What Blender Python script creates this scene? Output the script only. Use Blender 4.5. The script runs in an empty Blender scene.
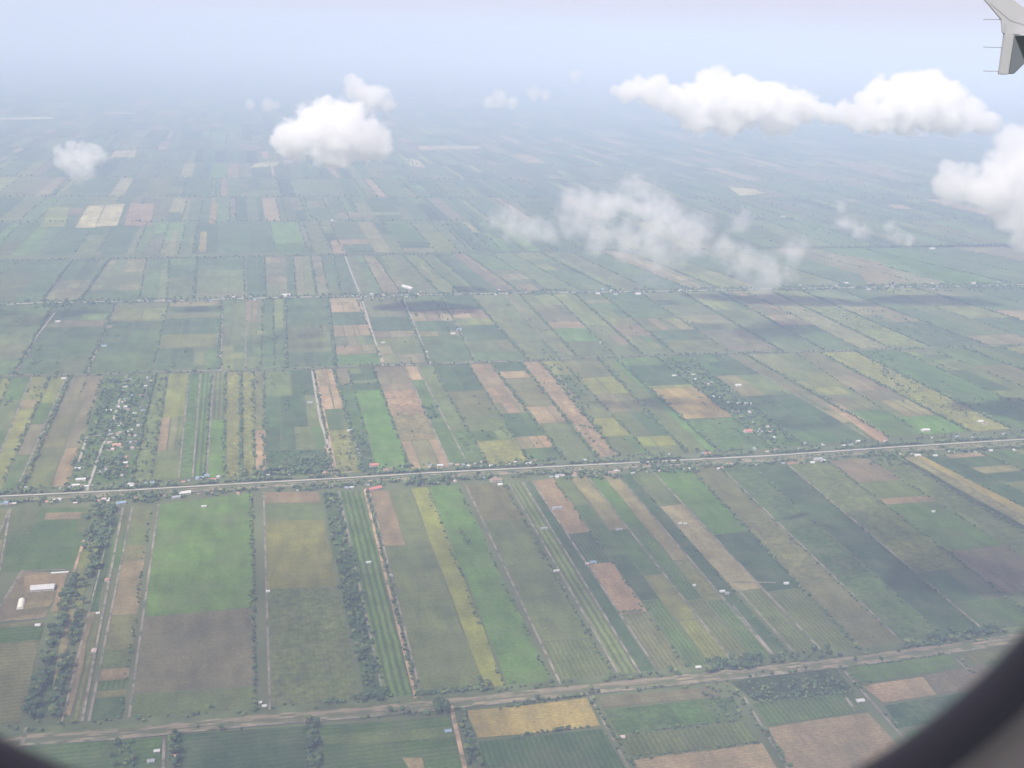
import bpy, bmesh, math, random, re
import numpy as np
from mathutils import Vector, Matrix
random.seed(7)
R = math.radians
scene = bpy.context.scene
COL = scene.collection
# ------------------------------------------------------------------ camera, sky, sun, exposure
F_PX, PITCH, ROLL, YAW, ALT = 1119.5, R(17.213), R(2.082), R(13.909), 1070.0
HEAD = Vector((math.sin(YAW), math.cos(YAW), 0)); RIGHT = Vector((math.cos(YAW), -math.sin(YAW), 0))
FWD = Vector((math.sin(YAW)*math.cos(PITCH), math.cos(YAW)*math.cos(PITCH), -math.sin(PITCH)))
_u = RIGHT.cross(FWD)
CR = RIGHT*math.cos(ROLL) + _u*math.sin(ROLL)
CU = -RIGHT*math.sin(ROLL) + _u*math.cos(ROLL)
CAM = Vector((0, 0, ALT))
cd = bpy.data.cameras.new('camera'); cam = bpy.data.objects.new('camera', cd); COL.objects.link(cam)
cd.sensor_width = 36; cd.lens = F_PX*36/1024
cd.clip_start = .02; cd.clip_end = 400000
cd.dof.use_dof = True; cd.dof.focus_distance = 3500; cd.dof.aperture_fstop = cd.lens/2.9
m = Matrix((CR, CU, -FWD)).transposed().to_4x4(); m.translation = CAM
cam.matrix_world = m
scene.camera = cam

SUN_EL, SUN_AZ = R(52), R(228)
world = bpy.data.worlds.new('World'); scene.world = world; world.use_nodes = True
wt = world.node_tree; wt.nodes.clear()
def wn(t, **k):
    n = wt.nodes.new(t)
    for a, b in k.items(): setattr(n, a, b)
    return n
sky = wn('ShaderNodeTexSky', sky_type='NISHITA', sun_disc=False)
sky.sun_elevation = SUN_EL; sky.sun_rotation = SUN_AZ; sky.altitude = 1000; sky.dust_density = 2.0
bg = wn('ShaderNodeBackground'); bg.inputs[1].default_value = .1
wo = wn('ShaderNodeOutputWorld')
tc = wn('ShaderNodeTexCoord'); mp = wn('ShaderNodeMapping'); mp.inputs['Scale'].default_value = (1, 1, 5)
nz = wn('ShaderNodeTexNoise'); nz.inputs['Scale'].default_value = 1.6; nz.inputs['Detail'].default_value = 6
cr = wn('ShaderNodeMapRange'); cr.inputs['From Min'].default_value = .35; cr.inputs['From Max'].default_value = .7
cr.inputs['To Min'].default_value = .82; cr.inputs['To Max'].default_value = 1.0
mx = wn('ShaderNodeMix', data_type='RGBA')
mx.inputs['B'].default_value = (6.6, 5.6, 6.0, 1)          # thin high overcast veil
wt.links.new(tc.outputs['Generated'], mp.inputs[0]); wt.links.new(mp.outputs[0], nz.inputs[0])
wt.links.new(nz.outputs[0], cr.inputs[0]); wt.links.new(cr.outputs[0], mx.inputs['Factor'])
wt.links.new(sky.outputs[0], mx.inputs['A']); wt.links.new(mx.outputs['Result'], bg.inputs[0])
wt.links.new(bg.outputs[0], wo.inputs[0])
sl = bpy.data.lights.new('sun', 'SUN'); sl.energy = 4.9; sl.angle = R(.5); sl.color = (1, .985, .975)
so = bpy.data.objects.new('sun', sl); COL.objects.link(so)
SUND = Vector((math.sin(SUN_AZ)*math.cos(SUN_EL), math.cos(SUN_AZ)*math.cos(SUN_EL), math.sin(SUN_EL)))
so.rotation_euler = SUND.to_track_quat('Z', 'Y').to_euler()
so.location = (0, 0, ALT+50)
vs = scene.view_settings; vs.view_transform = 'Standard'; vs.look = 'None'; vs.gamma = 1; vs.exposure = 0.25
cy = scene.cycles
cy.volume_bounces = 16; cy.max_bounces = 14; cy.diffuse_bounces = 3; cy.glossy_bounces = 2; cy.transparent_max_bounces = 8
cy.volume_step_rate = .6; cy.volume_max_steps = 160
cy.use_denoising = True
try: cy.denoising_prefilter = 'ACCURATE'
except Exception: pass

# ------------------------------------------------------------------ helpers
def ray(px, py):
    return FWD + CR*((px-512)/F_PX) - CU*((py-384)/F_PX)
def at(px, py, z=0.0):
    d = ray(px, py); t = (ALT-z)/(-d.z)
    return Vector((d.x*t, d.y*t, z))
def proj(p):
    v = Vector(p)-CAM; z = v.dot(FWD)
    if z <= 1: return None
    return (512+F_PX*v.dot(CR)/z, 384-F_PX*v.dot(CU)/z, z)
def interp(line, x):
    if x <= line[0][0]: a, b = line[0], line[1]
    elif x >= line[-1][0]: a, b = line[-2], line[-1]
    else:
        for a, b in zip(line, line[1:]):
            if a[0] <= x <= b[0]: break
    return a[1]+(b[1]-a[1])*(x-a[0])/(b[0]-a[0])
def tag(o, label=None, cat=None, group=None, kind=None):
    if label: o['label'] = label
    if cat: o['category'] = cat
    if group: o['group'] = group
    if kind: o['kind'] = kind
    return o
def mesh(name, V, Fc, mat=None, smooth=False):
    me = bpy.data.meshes.new(name); me.from_pydata([tuple(v) for v in V], [], [tuple(f) for f in Fc])
    if mat: me.materials.append(mat)
    if smooth: me.polygons.foreach_set('use_smooth', [True]*len(me.polygons))
    me.update(); return me
def link(name, me, parent=None):
    o = bpy.data.objects.new(name, me); COL.objects.link(o)
    if parent: o.parent = parent
    return o
def npmesh(name, V, Fc, mat):
    me = bpy.data.meshes.new(name); n = len(Fc); k = Fc.shape[1]
    me.vertices.add(len(V)); me.vertices.foreach_set('co', V.astype(np.float32).ravel())
    me.loops.add(n*k); me.loops.foreach_set('vertex_index', Fc.astype(np.int32).ravel())
    me.polygons.add(n); me.polygons.foreach_set('loop_start', np.arange(n, dtype=np.int32)*k)
    me.update(calc_edges=True); me.materials.append(mat); return me

def newmat(name, rough=.9):
    mt = bpy.data.materials.new(name); mt.use_nodes = True
    nt = mt.node_tree; b = nt.nodes['Principled BSDF']; b.inputs['Roughness'].default_value = rough
    b.inputs['Specular IOR Level'].default_value = .15
    return mt, nt, b
def nd(nt, t, **k):
    n = nt.nodes.new(t)
    for a, b in k.items(): setattr(n, a, b)
    return n
def vary(nt, src, scale, lo, hi, stretch=(1, 1, 1), detail=4):
    """multiply a colour socket by noise laid out in world metres"""
    g = nd(nt, 'ShaderNodeNewGeometry'); mpp = nd(nt, 'ShaderNodeMapping'); mpp.inputs['Scale'].default_value = stretch
    n = nd(nt, 'ShaderNodeTexNoise'); n.inputs['Scale'].default_value = scale; n.inputs['Detail'].default_value = detail
    r = nd(nt, 'ShaderNodeMapRange'); r.inputs['From Min'].default_value = .3; r.inputs['From Max'].default_value = .7
    r.inputs['To Min'].default_value = lo; r.inputs['To Max'].default_value = hi
    v = nd(nt, 'ShaderNodeVectorMath', operation='SCALE')
    L = nt.links.new
    L(g.outputs['Position'], mpp.inputs[0]); L(mpp.outputs[0], n.inputs[0]); L(n.outputs[0], r.inputs[0])
    L(src, v.inputs[0]); L(r.outputs[0], v.inputs['Scale']); return v.outputs[0]
def simple(name, col, rough=.85, scale=None, lo=.8, hi=1.2):
    mt, nt, b = newmat(name, rough)
    c = nd(nt, 'ShaderNodeRGB'); c.outputs[0].default_value = (*col, 1)
    s = vary(nt, c.outputs[0], scale, lo, hi) if scale else c.outputs[0]
    nt.links.new(s, b.inputs['Base Color']); return mt

# field materials take the crop colour from the object's own colour
def field_mat(name, kind):
    mt, nt, b = newmat(name, .95); L = nt.links.new
    if kind == 'far':
        a = nd(nt, 'ShaderNodeAttribute', attribute_name='crop'); src = a.outputs['Color']
    else:
        oi = nd(nt, 'ShaderNodeObjectInfo'); src = oi.outputs['Color']
    s = vary(nt, src, .006, .8, 1.2)
    s = vary(nt, s, .035, .76, 1.24, (1, .35, 1), 6); s = vary(nt, s, .03, .9, 1.1, (.25, 1.4, 1), 5)
    s = vary(nt, s, .16, .78, 1.22, (1, 1, 1), 4)
    # tint patches: drier straw-coloured soil showing through the crop
    g = nd(nt, 'ShaderNodeNewGeometry'); n = nd(nt, 'ShaderNodeTexNoise'); n.inputs['Scale'].default_value = .013; n.inputs['Detail'].default_value = 6
    n.inputs['Roughness'].default_value = .65
    r = nd(nt, 'ShaderNodeMapRange'); r.inputs['From Min'].default_value = .46; r.inputs['From Max'].default_value = .74
    r.inputs['To Max'].default_value = .5 if kind != 'scrub' else .6
    mxx = nd(nt, 'ShaderNodeMix', data_type='RGBA'); mxx.inputs['B'].default_value = (.13, .13, .068, 1)
    L(g.outputs['Position'], n.inputs[0]); L(n.outputs[0], r.inputs[0]); L(r.outputs[0], mxx.inputs['Factor']); L(s, mxx.inputs['A'])
    s = mxx.outputs['Result']
    if kind != 'far':
        sx = nd(nt, 'ShaderNodeSeparateXYZ'); L(g.outputs['Position'], sx.inputs[0])
        nn = nd(nt, 'ShaderNodeTexNoise'); nn.inputs['Scale'].default_value = .03
        L(g.outputs['Position'], nn.inputs[0])
        per = {'rows': 9.0, 'cross': 11.0, 'orchard': 13.0, 'even': 7.0, 'scrub': 8.0}[kind]
        ax = 'Y' if kind in ('cross', 'even') else 'X'
        ma = nd(nt, 'ShaderNodeMath', operation='MULTIPLY_ADD'); ma.inputs[1].default_value = 6.0
        L(nn.outputs[0], ma.inputs[0]); L(sx.outputs[ax], ma.inputs[2])
        mm = nd(nt, 'ShaderNodeMath', operation='MULTIPLY'); mm.inputs[1].default_value = 2*math.pi/per; L(ma.outputs[0], mm.inputs[0])
        si = nd(nt, 'ShaderNodeMath', operation='SINE'); L(mm.outputs[0], si.inputs[0])
        rr = nd(nt, 'ShaderNodeMapRange'); rr.inputs['From Min'].default_value = -1
        am = {'rows': .15, 'cross': .10, 'orchard': .30, 'even': .06, 'scrub': .04}[kind]
        rr.inputs['To Min'].default_value = 1-am; rr.inputs['To Max'].default_value = 1+am*1.3
        L(si.outputs[0], rr.inputs[0])
        vv = nd(nt, 'ShaderNodeVectorMath', operation='SCALE'); L(s, vv.inputs[0]); L(rr.outputs[0], vv.inputs['Scale']); s = vv.outputs[0]
    if kind == 'scrub':
        s = vary(nt, s, .07, .68, 1.3, (1, 1, 1), 6)
    L(s, b.inputs['Base Color']); return mt
FM = {'': field_mat('crop_even', 'even'), 'r': field_mat('crop_rows', 'rows'), 'c': field_mat('crop_cross_rows', 'cross'),
      'o': field_mat('crop_orchard_rows', 'orchard'), 'm': field_mat('crop_scrub', 'scrub')}
FAR = field_mat('crop_far', 'far')
PAL = {'G': (.080, .158, .042), 'g': (.066, .118, .045), 'd': (.044, .084, .042), 'y': (.155, .17, .07), 'Y': (.19, .215, .07), 'O': (.27, .22, .12),
       'b': (.122, .128, .082), 'p': (.21, .16, .15), 'P': (.285, .205, .195), 'u': (.15, .132, .122), 't': (.195, .18, .13),
       'e': (.102, .13, .068), 'w': (.38, .36, .33), 'k': (.035, .055, .035), 's': (.245, .215, .175)}
PAL = {k: tuple((c*.96+m*.04)*f for c, m, f in zip(v, (.125, .118, .078), (.92, .885, .48))) for k, v in PAL.items()}
PAL0 = dict(PAL)
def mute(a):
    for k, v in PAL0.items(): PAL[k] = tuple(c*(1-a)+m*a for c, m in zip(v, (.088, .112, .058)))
NAMES = {'G': 'rice_field', 'g': 'crop_field', 'd': 'crop_field', 'y': 'crop_field', 'Y': 'rice_field', 'O': 'stubble_field', 'b': 'crop_field',
         'p': 'ploughed_field', 'P': 'bare_soil_field', 'u': 'ploughed_field', 't': 'stubble_field', 'e': 'crop_field', 'w': 'bare_soil_field',
         'k': 'crop_field', 's': 'bare_soil_field'}
M_PATH = simple('pale_dirt_track', (.23, .20, .15), .95, .03, .6, 1.3)
M_OPATH = simple('orange_laterite_track', (.36, .25, .15), .95, .03, .6, 1.3)
M_ROAD = simple('worn_concrete_road', (.42, .39, .34), .9, .03)
M_BANK = simple('dry_canal_bank', (.27, .225, .14), .95, .02, .7, 1.2)
def overgrow(mat, scale, lo, hi, top=1.0, green=(.075, .088, .042, 1)):
    """rough grass growing over parts of a bare surface"""
    _nt = mat.node_tree; _b = _nt.nodes['Principled BSDF']; _src = _b.inputs['Base Color'].links[0].from_socket
    _g = nd(_nt, 'ShaderNodeNewGeometry'); _n = nd(_nt, 'ShaderNodeTexNoise'); _n.inputs['Scale'].default_value = scale; _n.inputs['Detail'].default_value = 7
    _r = nd(_nt, 'ShaderNodeMapRange'); _r.inputs['From Min'].default_value = lo; _r.inputs['From Max'].default_value = hi; _r.inputs['To Max'].default_value = top
    _m = nd(_nt, 'ShaderNodeMix', data_type='RGBA'); _m.inputs['B'].default_value = green
    for _x, _y in ((_g.outputs['Position'], _n.inputs[0]), (_n.outputs[0], _r.inputs[0]), (_r.outputs[0], _m.inputs['Factor']), (_src, _m.inputs['A']), (_m.outputs['Result'], _b.inputs['Base Color'])): _nt.links.new(_x, _y)
overgrow(M_BANK, .028, .40, .56, .9, (.10, .12, .05, 1)); overgrow(M_PATH, .035, .48, .6, .8); overgrow(M_OPATH, .04, .5, .62, .7)
M_LANE = simple('pale_village_lane', (.34, .31, .25), .95, .03, .8, 1.15); overgrow(M_LANE, .03, .56, .66, .8)
M_GRASS = simple('rough_grass', (.10, .12, .05), .95, .02, .7, 1.3)
M_DUST = simple('dusty_canal_track', (.27, .22, .15), .95, .02, .7, 1.25); overgrow(M_DUST, .02, .46, .6, .85)
M_WATER, _nt, _b = newmat('silty_canal_water', .7); _b.inputs['Base Color'].default_value = (.10, .10, .06, 1)
_b.inputs['Specular IOR Level'].default_value = .2
def leafmat(name, col):
    mt, nt, b = newmat(name, .8); c = nd(nt, 'ShaderNodeRGB'); c.outputs[0].default_value = (*col, 1)
    s = vary(nt, c.outputs[0], .05, .65, 1.35); s = vary(nt, s, .5, .7, 1.3)
    nt.links.new(s, b.inputs['Base Color']); return mt
M_LEAF = [leafmat('leaves_dark', (.065, .10, .045)), leafmat('leaves_mid', (.09, .135, .05)), leafmat('leaves_olive', (.14, .165, .06))]
M_BARK = simple('bark', (.13, .10, .07))

# ------------------------------------------------------------------ ground: one sheet to the horizon
n_g = 64; rad = [0, 3000, 9000, 30000, 90000, 180000]
V = [(0, 0, -.5)]; Fc = []
for i, r_ in enumerate(rad[1:]):
    for k in range(n_g): a = 2*math.pi*k/n_g; V.append((r_*math.cos(a), r_*math.sin(a), -.5))
for k in range(n_g): Fc.append((0, 1+k, 1+(k+1) % n_g))
for i in range(len(rad)-2):
    for k in range(n_g):
        a, b_ = 1+i*n_g+k, 1+i*n_g+(k+1) % n_g; Fc.append((a, a+n_g, b_+n_g, b_))
gm = simple('farmland_grass', (.10, .115, .05), .95, .004, .75, 1.25)
gnd = tag(link('ground', mesh('ground', V, Fc, gm)), kind='structure')

# ------------------------------------------------------------------ haze over the plain
HAZE_TOP = ALT+400
HZ = mesh('haze', [(x, y, z) for z in (-1.5, HAZE_TOP) for x, y in ((-75000, -75000), (75000, -75000), (75000, 75000), (-75000, 75000))],
          [(3, 2, 1, 0), (4, 5, 6, 7), (0, 1, 5, 4), (1, 2, 6, 5), (2, 3, 7, 6), (3, 0, 4, 7)])
hm = bpy.data.materials.new('haze'); hm.use_nodes = True; hm.node_tree.nodes.clear()
hv = nd(hm.node_tree, 'ShaderNodeVolumePrincipled'); ho = nd(hm.node_tree, 'ShaderNodeOutputMaterial')
hv.inputs['Color'].default_value = (.54, .68, .975, 1); hv.inputs['Absorption Color'].default_value = (.25, .25, .25, 1); hv.inputs['Density'].default_value = 1.03e-4; hv.inputs['Anisotropy'].default_value = -.25
hm.node_tree.links.new(hv.outputs[0], ho.inputs['Volume']); HZ.materials.append(hm)
tag(link('haze', HZ), kind='stuff')

# ------------------------------------------------------------------ fields
trees = []          # x, y, radius, height, mat, key
paths = {'p': [], 'o': []}
BSC = [1.0]
def quad_field(c4, code, z=0.0, name=None, sc=None):
    sc = sc or BSC[0]
    base = PAL[code[0]]; tx = code[1] if len(code) > 1 else ''
    V = []
    for a, b_ in zip(c4, c4[1:]+c4[:1]):
        a, b_ = Vector((a[0], a[1])), Vector((b_[0], b_[1])); L = (b_-a).length; n = max(1, min(9, int(L/70))); nrm = Vector((-(b_-a).y, (b_-a).x)).normalized()
        for i in range(n):
            p = a.lerp(b_, i/n)
            if i: p += nrm*random.uniform(-1, 1)*min(2.6, L*.02)
            V.append((p.x, p.y, z))
    me = mesh('field', V, [tuple(range(len(V)))], FM[tx])
    o = link(name or NAMES[code[0]], me); j = random.uniform(.9, 1.1)*sc
    o.color = tuple(min(1, c*j*random.uniform(.95, 1.05)) for c in base)+(1,)
    return tag(o, kind='structure')
RZ = [0]
def ribbon(name, pts, width, mat, z, kind='structure'):
    V = []; Fc = []; RZ[0] += .0013; z += RZ[0]
    for i, p in enumerate(pts):
        a = pts[max(0, i-1)]; b_ = pts[min(len(pts)-1, i+1)]; t = Vector((b_[0]-a[0], b_[1]-a[1], 0)).normalized()
        n = Vector((-t.y, t.x, 0))*width/2
        V += [(p[0]-n.x, p[1]-n.y, z), (p[0]+n.x, p[1]+n.y, z)]
    for i in range(len(pts)-1): Fc.append((2*i, 2*i+2, 2*i+3, 2*i+1))
    return tag(link(name, mesh(name, V, Fc, mat)), kind=kind)
def hedge(a, b_, gap, key, r=(3, 5), side=2.5, skip=0., h=1.2):
    a = Vector((a[0], a[1])); b_ = Vector((b_[0], b_[1])); L = (b_-a).length; d = (b_-a)/max(L, .01); n = Vector((-d.y, d.x)); s = 0
    clump = random.random()*10
    while s < L:
        clump += .03*gap
        if random.random() > skip and (skip < .15 or math.sin(clump*2.3)+math.sin(clump*.9+1) > -1.1+1.2*skip):
            p = a+d*s+n*random.gauss(0, side); rr = random.uniform(*r)
            trees.append((p.x, p.y, rr, rr*h*random.uniform(.9, 1.5), random.choice((0, 0, 1, 1, 2)), key))
        s += gap*random.uniform(.6, 1.5)
def belt(poly, n, key, r=(4, 7)):
    xs = [p[0] for p in poly]; ys = [p[1] for p in poly]; k = 0
    while k < n:
        x = random.uniform(min(xs), max(xs)); y = random.uniform(min(ys), max(ys)); ins = False; j = len(poly)-1
        for i in range(len(poly)):
            if (poly[i][1] > y) != (poly[j][1] > y) and x < (poly[j][0]-poly[i][0])*(y-poly[i][1])/(poly[j][1]-poly[i][1])+poly[i][0]: ins = not ins
            j = i
        if ins:
            rr = random.uniform(*r); trees.append((x, y, rr, rr*random.uniform(1.2, 2.0), random.choice((0, 0, 0, 1, 2)), key)); k += 1
def pbelt(pix, n, key, r=(4, 7)): belt([at(*q) for q in pix], n, key, r)

def topx(xb, bot, top):
    w = at(xb, interp(bot, xb)); px = xb
    for _ in range(6):
        Y = at(px, interp(top, px)).y; q = proj((w.x, Y, 0)); px = q[0]
    return px
ALTC = {'d': 'dge', 'g': 'gde', 'e': 'ebgt', 'b': 'beup', 'y': 'yeg', 'u': 'uub', 'p': 'pbt', 't': 'tbe', 'P': 'Ppt', 's': 'sp', 'Y': 'Yy', 'k': 'kd', 'w': 'w', 'G': 'Gg', 'O': 'O'}
EDGE = 2.2; SUB = [0]
def band(bot, top, strips, key):
    """strips: (xb, xt or None, spec, edge) - left edge of the strip at the bottom / top line of the band; the next entry closes it"""
    pts = []
    for xb, xt, spec, edge in strips:
        if xt is None: xt = topx(xb, bot, top)
        pts.append((at(xb, interp(bot, xb)), at(xt, interp(top, xt))))
    for i in range(len(strips)):
        (b0, t0), edge = pts[i], strips[i][3]
        dirv = (t0-b0).normalized(); nrm = Vector((dirv.y, -dirv.x, 0))
        if 'p' in edge: ribbon('farm_track', [b0+nrm*1.5, t0+nrm*1.5], 4.5, M_PATH, .9)
        if 'o' in edge: ribbon('farm_track', [b0+nrm*1.5, t0+nrm*1.5], 6, M_OPATH, .9)
        if 'w' in edge: ribbon('ditch', [b0, t0], 5, M_WATER, .6)
        off = -nrm*5
        if 'h' in edge: hedge(b0+off, t0+off, 12, key, (2.2, 4.2) if key == KA else (2.8, 5.2), 1.8, .3 if key == KA else .2)
        if 'H' in edge: hedge(b0+off, t0+off, 8, key, (2.2, 4.6) if key == KA else (3.4, 6.2), 2.4, .08)
        if i == len(strips)-1: break
        b1, t1 = pts[i+1]; spec = strips[i][2]
        if not spec: continue
        parts = spec.split(); codes = []; ys = []
        for q in parts:
            if q[0].isdigit(): ys.append(float(q))
            else: codes.append(q)
        cb, ct = (b0+b1)/2, (t0+t1)/2
        cpx = proj(cb)[0], proj(ct)[0], proj(cb)[1], proj(ct)[1]
        fr = [0.0]
        for y in ys:
            x = cpx[1]+(cpx[0]-cpx[1])*(y-cpx[3])/(cpx[2]-cpx[3]); Y = at(x, y).y
            fr.append((ct.y-Y)/(ct.y-cb.y))
        fr.append(1.0)
        if SUB[0] > .5:
            c2, f2 = [], [0.0]
            for k, code in enumerate(codes):
                span = (fr[k+1]-fr[k])*(t0-b0).length
                n = random.choice((2, 3, 3, 4)) if span > 240 and len(code) == 1 and code not in 'GO-' and random.random() < .6 else 1
                for q in range(n):
                    c2.append(code if q == 0 or random.random() < .5 else random.choice(ALTC[code]))
                    f2.append(fr[k+1] if q == n-1 else fr[k]+(fr[k+1]-fr[k])*(q+1+random.uniform(-.3, .3))/n)
            codes, fr = c2, f2
        g0 = (b1-b0).length; e = min(EDGE, g0*.06)/g0
        for k, code in enumerate(codes):
            if code == '-': continue
            f0, f1 = fr[k], fr[k+1]
            if f1 <= f0: continue
            L0 = (t0-b0).length; ey = 1.6/L0
            f0 += ey; f1 -= ey
            lt, lb = t0.lerp(b0, f0), t0.lerp(b0, f1); rt_, rb = t1.lerp(b1, f0), t1.lerp(b1, f1)
            ns = 1; wd = (rb-lb).length
            if SUB[0] and wd > 55 and code[0] not in 'GOkw' and len(code) == 1 and random.random() < SUB[0]: ns = random.choice((2, 2, 3, 4) if wd > 110 else (2, 2, 3))
            cut = [0]+sorted((i+random.uniform(-.3, .3))/ns for i in range(1, ns))+[1]
            for c0, c1 in zip(cut, cut[1:]):
                c0, c1 = c0+e*.8, c1-e*.8; cc = code
                if ns > 1 and random.random() < .35: cc = random.choice(ALTC[code])
                quad_field([lb.lerp(rb, c0), lb.lerp(rb, c1), lt.lerp(rt_, c1), lt.lerp(rt_, c0)], cc, sc=BSC[0]*random.uniform(.85, 1.15) if ns > 1 else None)
PZ = [0]
def patch(pix, code, z=.35, name=None): PZ[0] += .008; return quad_field([at(*q) for q in pix], code, z+PZ[0], name)

LA_B = [(-200, 750), (0, 730), (40, 726), (125, 718), (256, 711), (380, 702), (512, 690), (600, 681), (687, 671), (768, 662), (860, 650), (990, 635), (1300, 590)]
LA_T = [(-200, 512), (0, 508), (155, 505), (165, 503), (250, 492), (366, 491), (406, 489), (460, 483), (512, 483), (562, 477), (625, 474), (687, 467), (783, 462), (908, 457), (1024, 449), (1400, 422)]
LB_B = [(-300, 502), (0, 490), (128, 483), (190, 478), (256, 476), (340, 474), (400, 470), (512, 463), (600, 457), (700, 452), (768, 449), (830, 443), (900, 436), (1024, 428), (1500, 393)]
LB_T = [(-300, 389), (0, 379), (25, 377), (100, 376), (155, 374), (215, 372), (261, 371.5), (335, 369), (381, 366.5), (473, 363.5), (512, 362.5), (600, 358.5), (700, 355), (820, 352.5), (1024, 346), (1500, 328)]
LC_B = [(x, y-2.5) for x, y in LB_T]
LC_T = [(-300, 310), (0, 306), (42, 304), (175, 302), (256, 299.5), (368, 297), (537, 294), (632, 293), (788, 290), (983, 287), (1500, 272)]
LD_B = [(x, y-3) for x, y in LC_T]
LD_T = [(-300, 268), (0, 261.5), (256, 257), (456, 254), (1024, 244), (1500, 235)]
LZ_T = [(-100, 758), (0, 749), (60, 743), (180, 733), (256, 728), (330, 720), (451, 710), (512, 705), (600, 696), (700, 686), (768, 678), (840, 668), (950, 655), (1300, 610)]

bandA = [
 (-260, -200, 'e 540 g 600 b 660 e', 'h'), (-150, -120, 'g 560 d 640 b', 'p'), (-60, -30, 'b 540 e 600 g', 'h'),
 (-30, 10, 'e 532 g 570 -', 'p'),
 (88, 132, 'b 525 e 545 b 560 p 615 b 650 e 668 p 680 gr 690 b 697 d', 'p'), (124, 153, '', 'h'),
 (128, 158, 'G 612 u 690 e', 'p'), (258, 253, '', 'H'), (269, 263, 'p 503 e 520 y 588 em', 'p'),
 (362, 319, '', ''), (384, 338, 'go', 'p'), (415, 364, '', 'o'),
 (421, 369, 'b 545 e 570 e', 'pH'), (487, 410, 'Y', ''), (508, 428, 'G', 'h'), (555, 458, '', 'h'),
 (560, 464, 'b 520 e 640 er', 'p'), (616, 505, '', 'H'), (620, 508, 'eo', 'p'), (641, 522, 'd', 'p'),
 (659, 531, 'p 533 dr 563 P 613 br', 'p'), (690, None, 'e 505 g 555 d 600 gr', 'h'), (712, None, 't 530 g 575 y 620 yr', ''),
 (735, None, 'G 530 gr 600 er', 'p'), (757, None, 't 560 ym 600 gr', ''), (776, None, 'd', 'p'),
 (794, None, 'e 505 s 590 er', 'h'), (824, None, 'G 533 d 590 er', 'p'), (862, 690, 'b 520 bm 580 b', 'H'),
 (904, 718, 'gm', 'hp'), (948, 750, 'd', 'h'), (989, 784, 'em 540 ym 570 d 600 g', 'ph'), (1046, 828, 'u 481 e 497 p 503 g 548 u 590 e', 'H'),  # second strip: green crop, darkened partly by cloud shade put into its colour
 (1118, 869, 'em', 'h'), (1160, 896, 'k', 'H'), (1172, 903, 'tm', ''), (1190, 912, 'O', 'p'), (1212, 923, 'd', 'h'),
 (1245, 944, 'p 457 d 466 t 472 d 481 e 500 g', 'h'), (1310, 980, 'g', 'H'), (1370, 1008, 'e 470 G 500 p', 'h'), (1430, 1040, 'g', 'h'), (1500, 1080, '', 'h')]
bandB = [
 (-190, -110, 'g 410 y', 'h'), (-120, -60, 'e 420 b 450 g', 'h'), (-60, -10, 'y 410 b', 'h'), (-36, 12, 'g 400 e', 'h'),
 (-16, 31, 'y 400 p 408 y', 'p'), (2, 51, 'ty 424 u 455 g', 'h'), (16, 66, 'bm', 'p'), (24, 72, 'u 448 b', 'H'),
 (68, 104, 'gm', 'h'), (122, 151, 'g', 'w'), (132, 157, 'em', 'H'), (152, 169, 'y 417 b 450 e', 'h'), (178, 189, 'gm', 'p'),
 (192, 200, 'go', 'p'), (206, 213, 'eo 420 G', 'ph'), (226, 227, 'ym', 'h'), (243, 242, 'ym', 'H'), (256, 254, 'b 430 P 470 b', 'h'),
 (266, 265, 'd 450 dm', 'h'), (331, 312, '', 'p'), (336, 315, 'P 409 d 430 ym', 'oh'), (364, 335, 'u 385 g 440 d', 'H'),
 (377, 349, 'd 390 G', 'h'), (411, 374, 'u 390 pm 415 tm 440 p', 'h'), (450, 404, 'P 380 g', 'p'), (468, 416, 'e 430 gm', 'p'),
 (489, 432, 'd 391 b 410 e 440 ym', 'h'), (530, 469, 'p 413 d 436 P 448 g', 'h'), (566, 491, 'g 371 P 378 b 406 p 423 e', 'H'),
 (598, 521, 'pm', 'H'), (620, 541, 'y 375 e 395 b 418 y 436 e', 'H'), (651, 561, 'e 377 Y 394 b 412 d 436 Y 446 e', 'h'),
 (688, 599, 'g', 'H'), (719, 616, 'g 365 d 385 y 388 O 418 gm', 'H'), (775, 657, 'gm', 'H'), (805, 688, 'd 375 t 395 d', 'h'),
 (869, 728, 'b 395 e', 'p'), (890, 745, 'e 372 y 395 b 410 g', 'H'), (924, 795, 'b 375 u 400 t 416 G', 'h'), (970, 820, 'ym', 'H'),
 (1012, 856, 'g', 'H'), (1066, 898, 'e 370 d 390 e', 'h'), (1110, 930, 'g 365 b 395 t', 'h'), (1160, 962, 'd', 'H'),
 (1210, 1000, 'y', 'h'), (1260, 1036, 'e', 'h'), (1340, 1090, '', 'h')]
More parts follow.
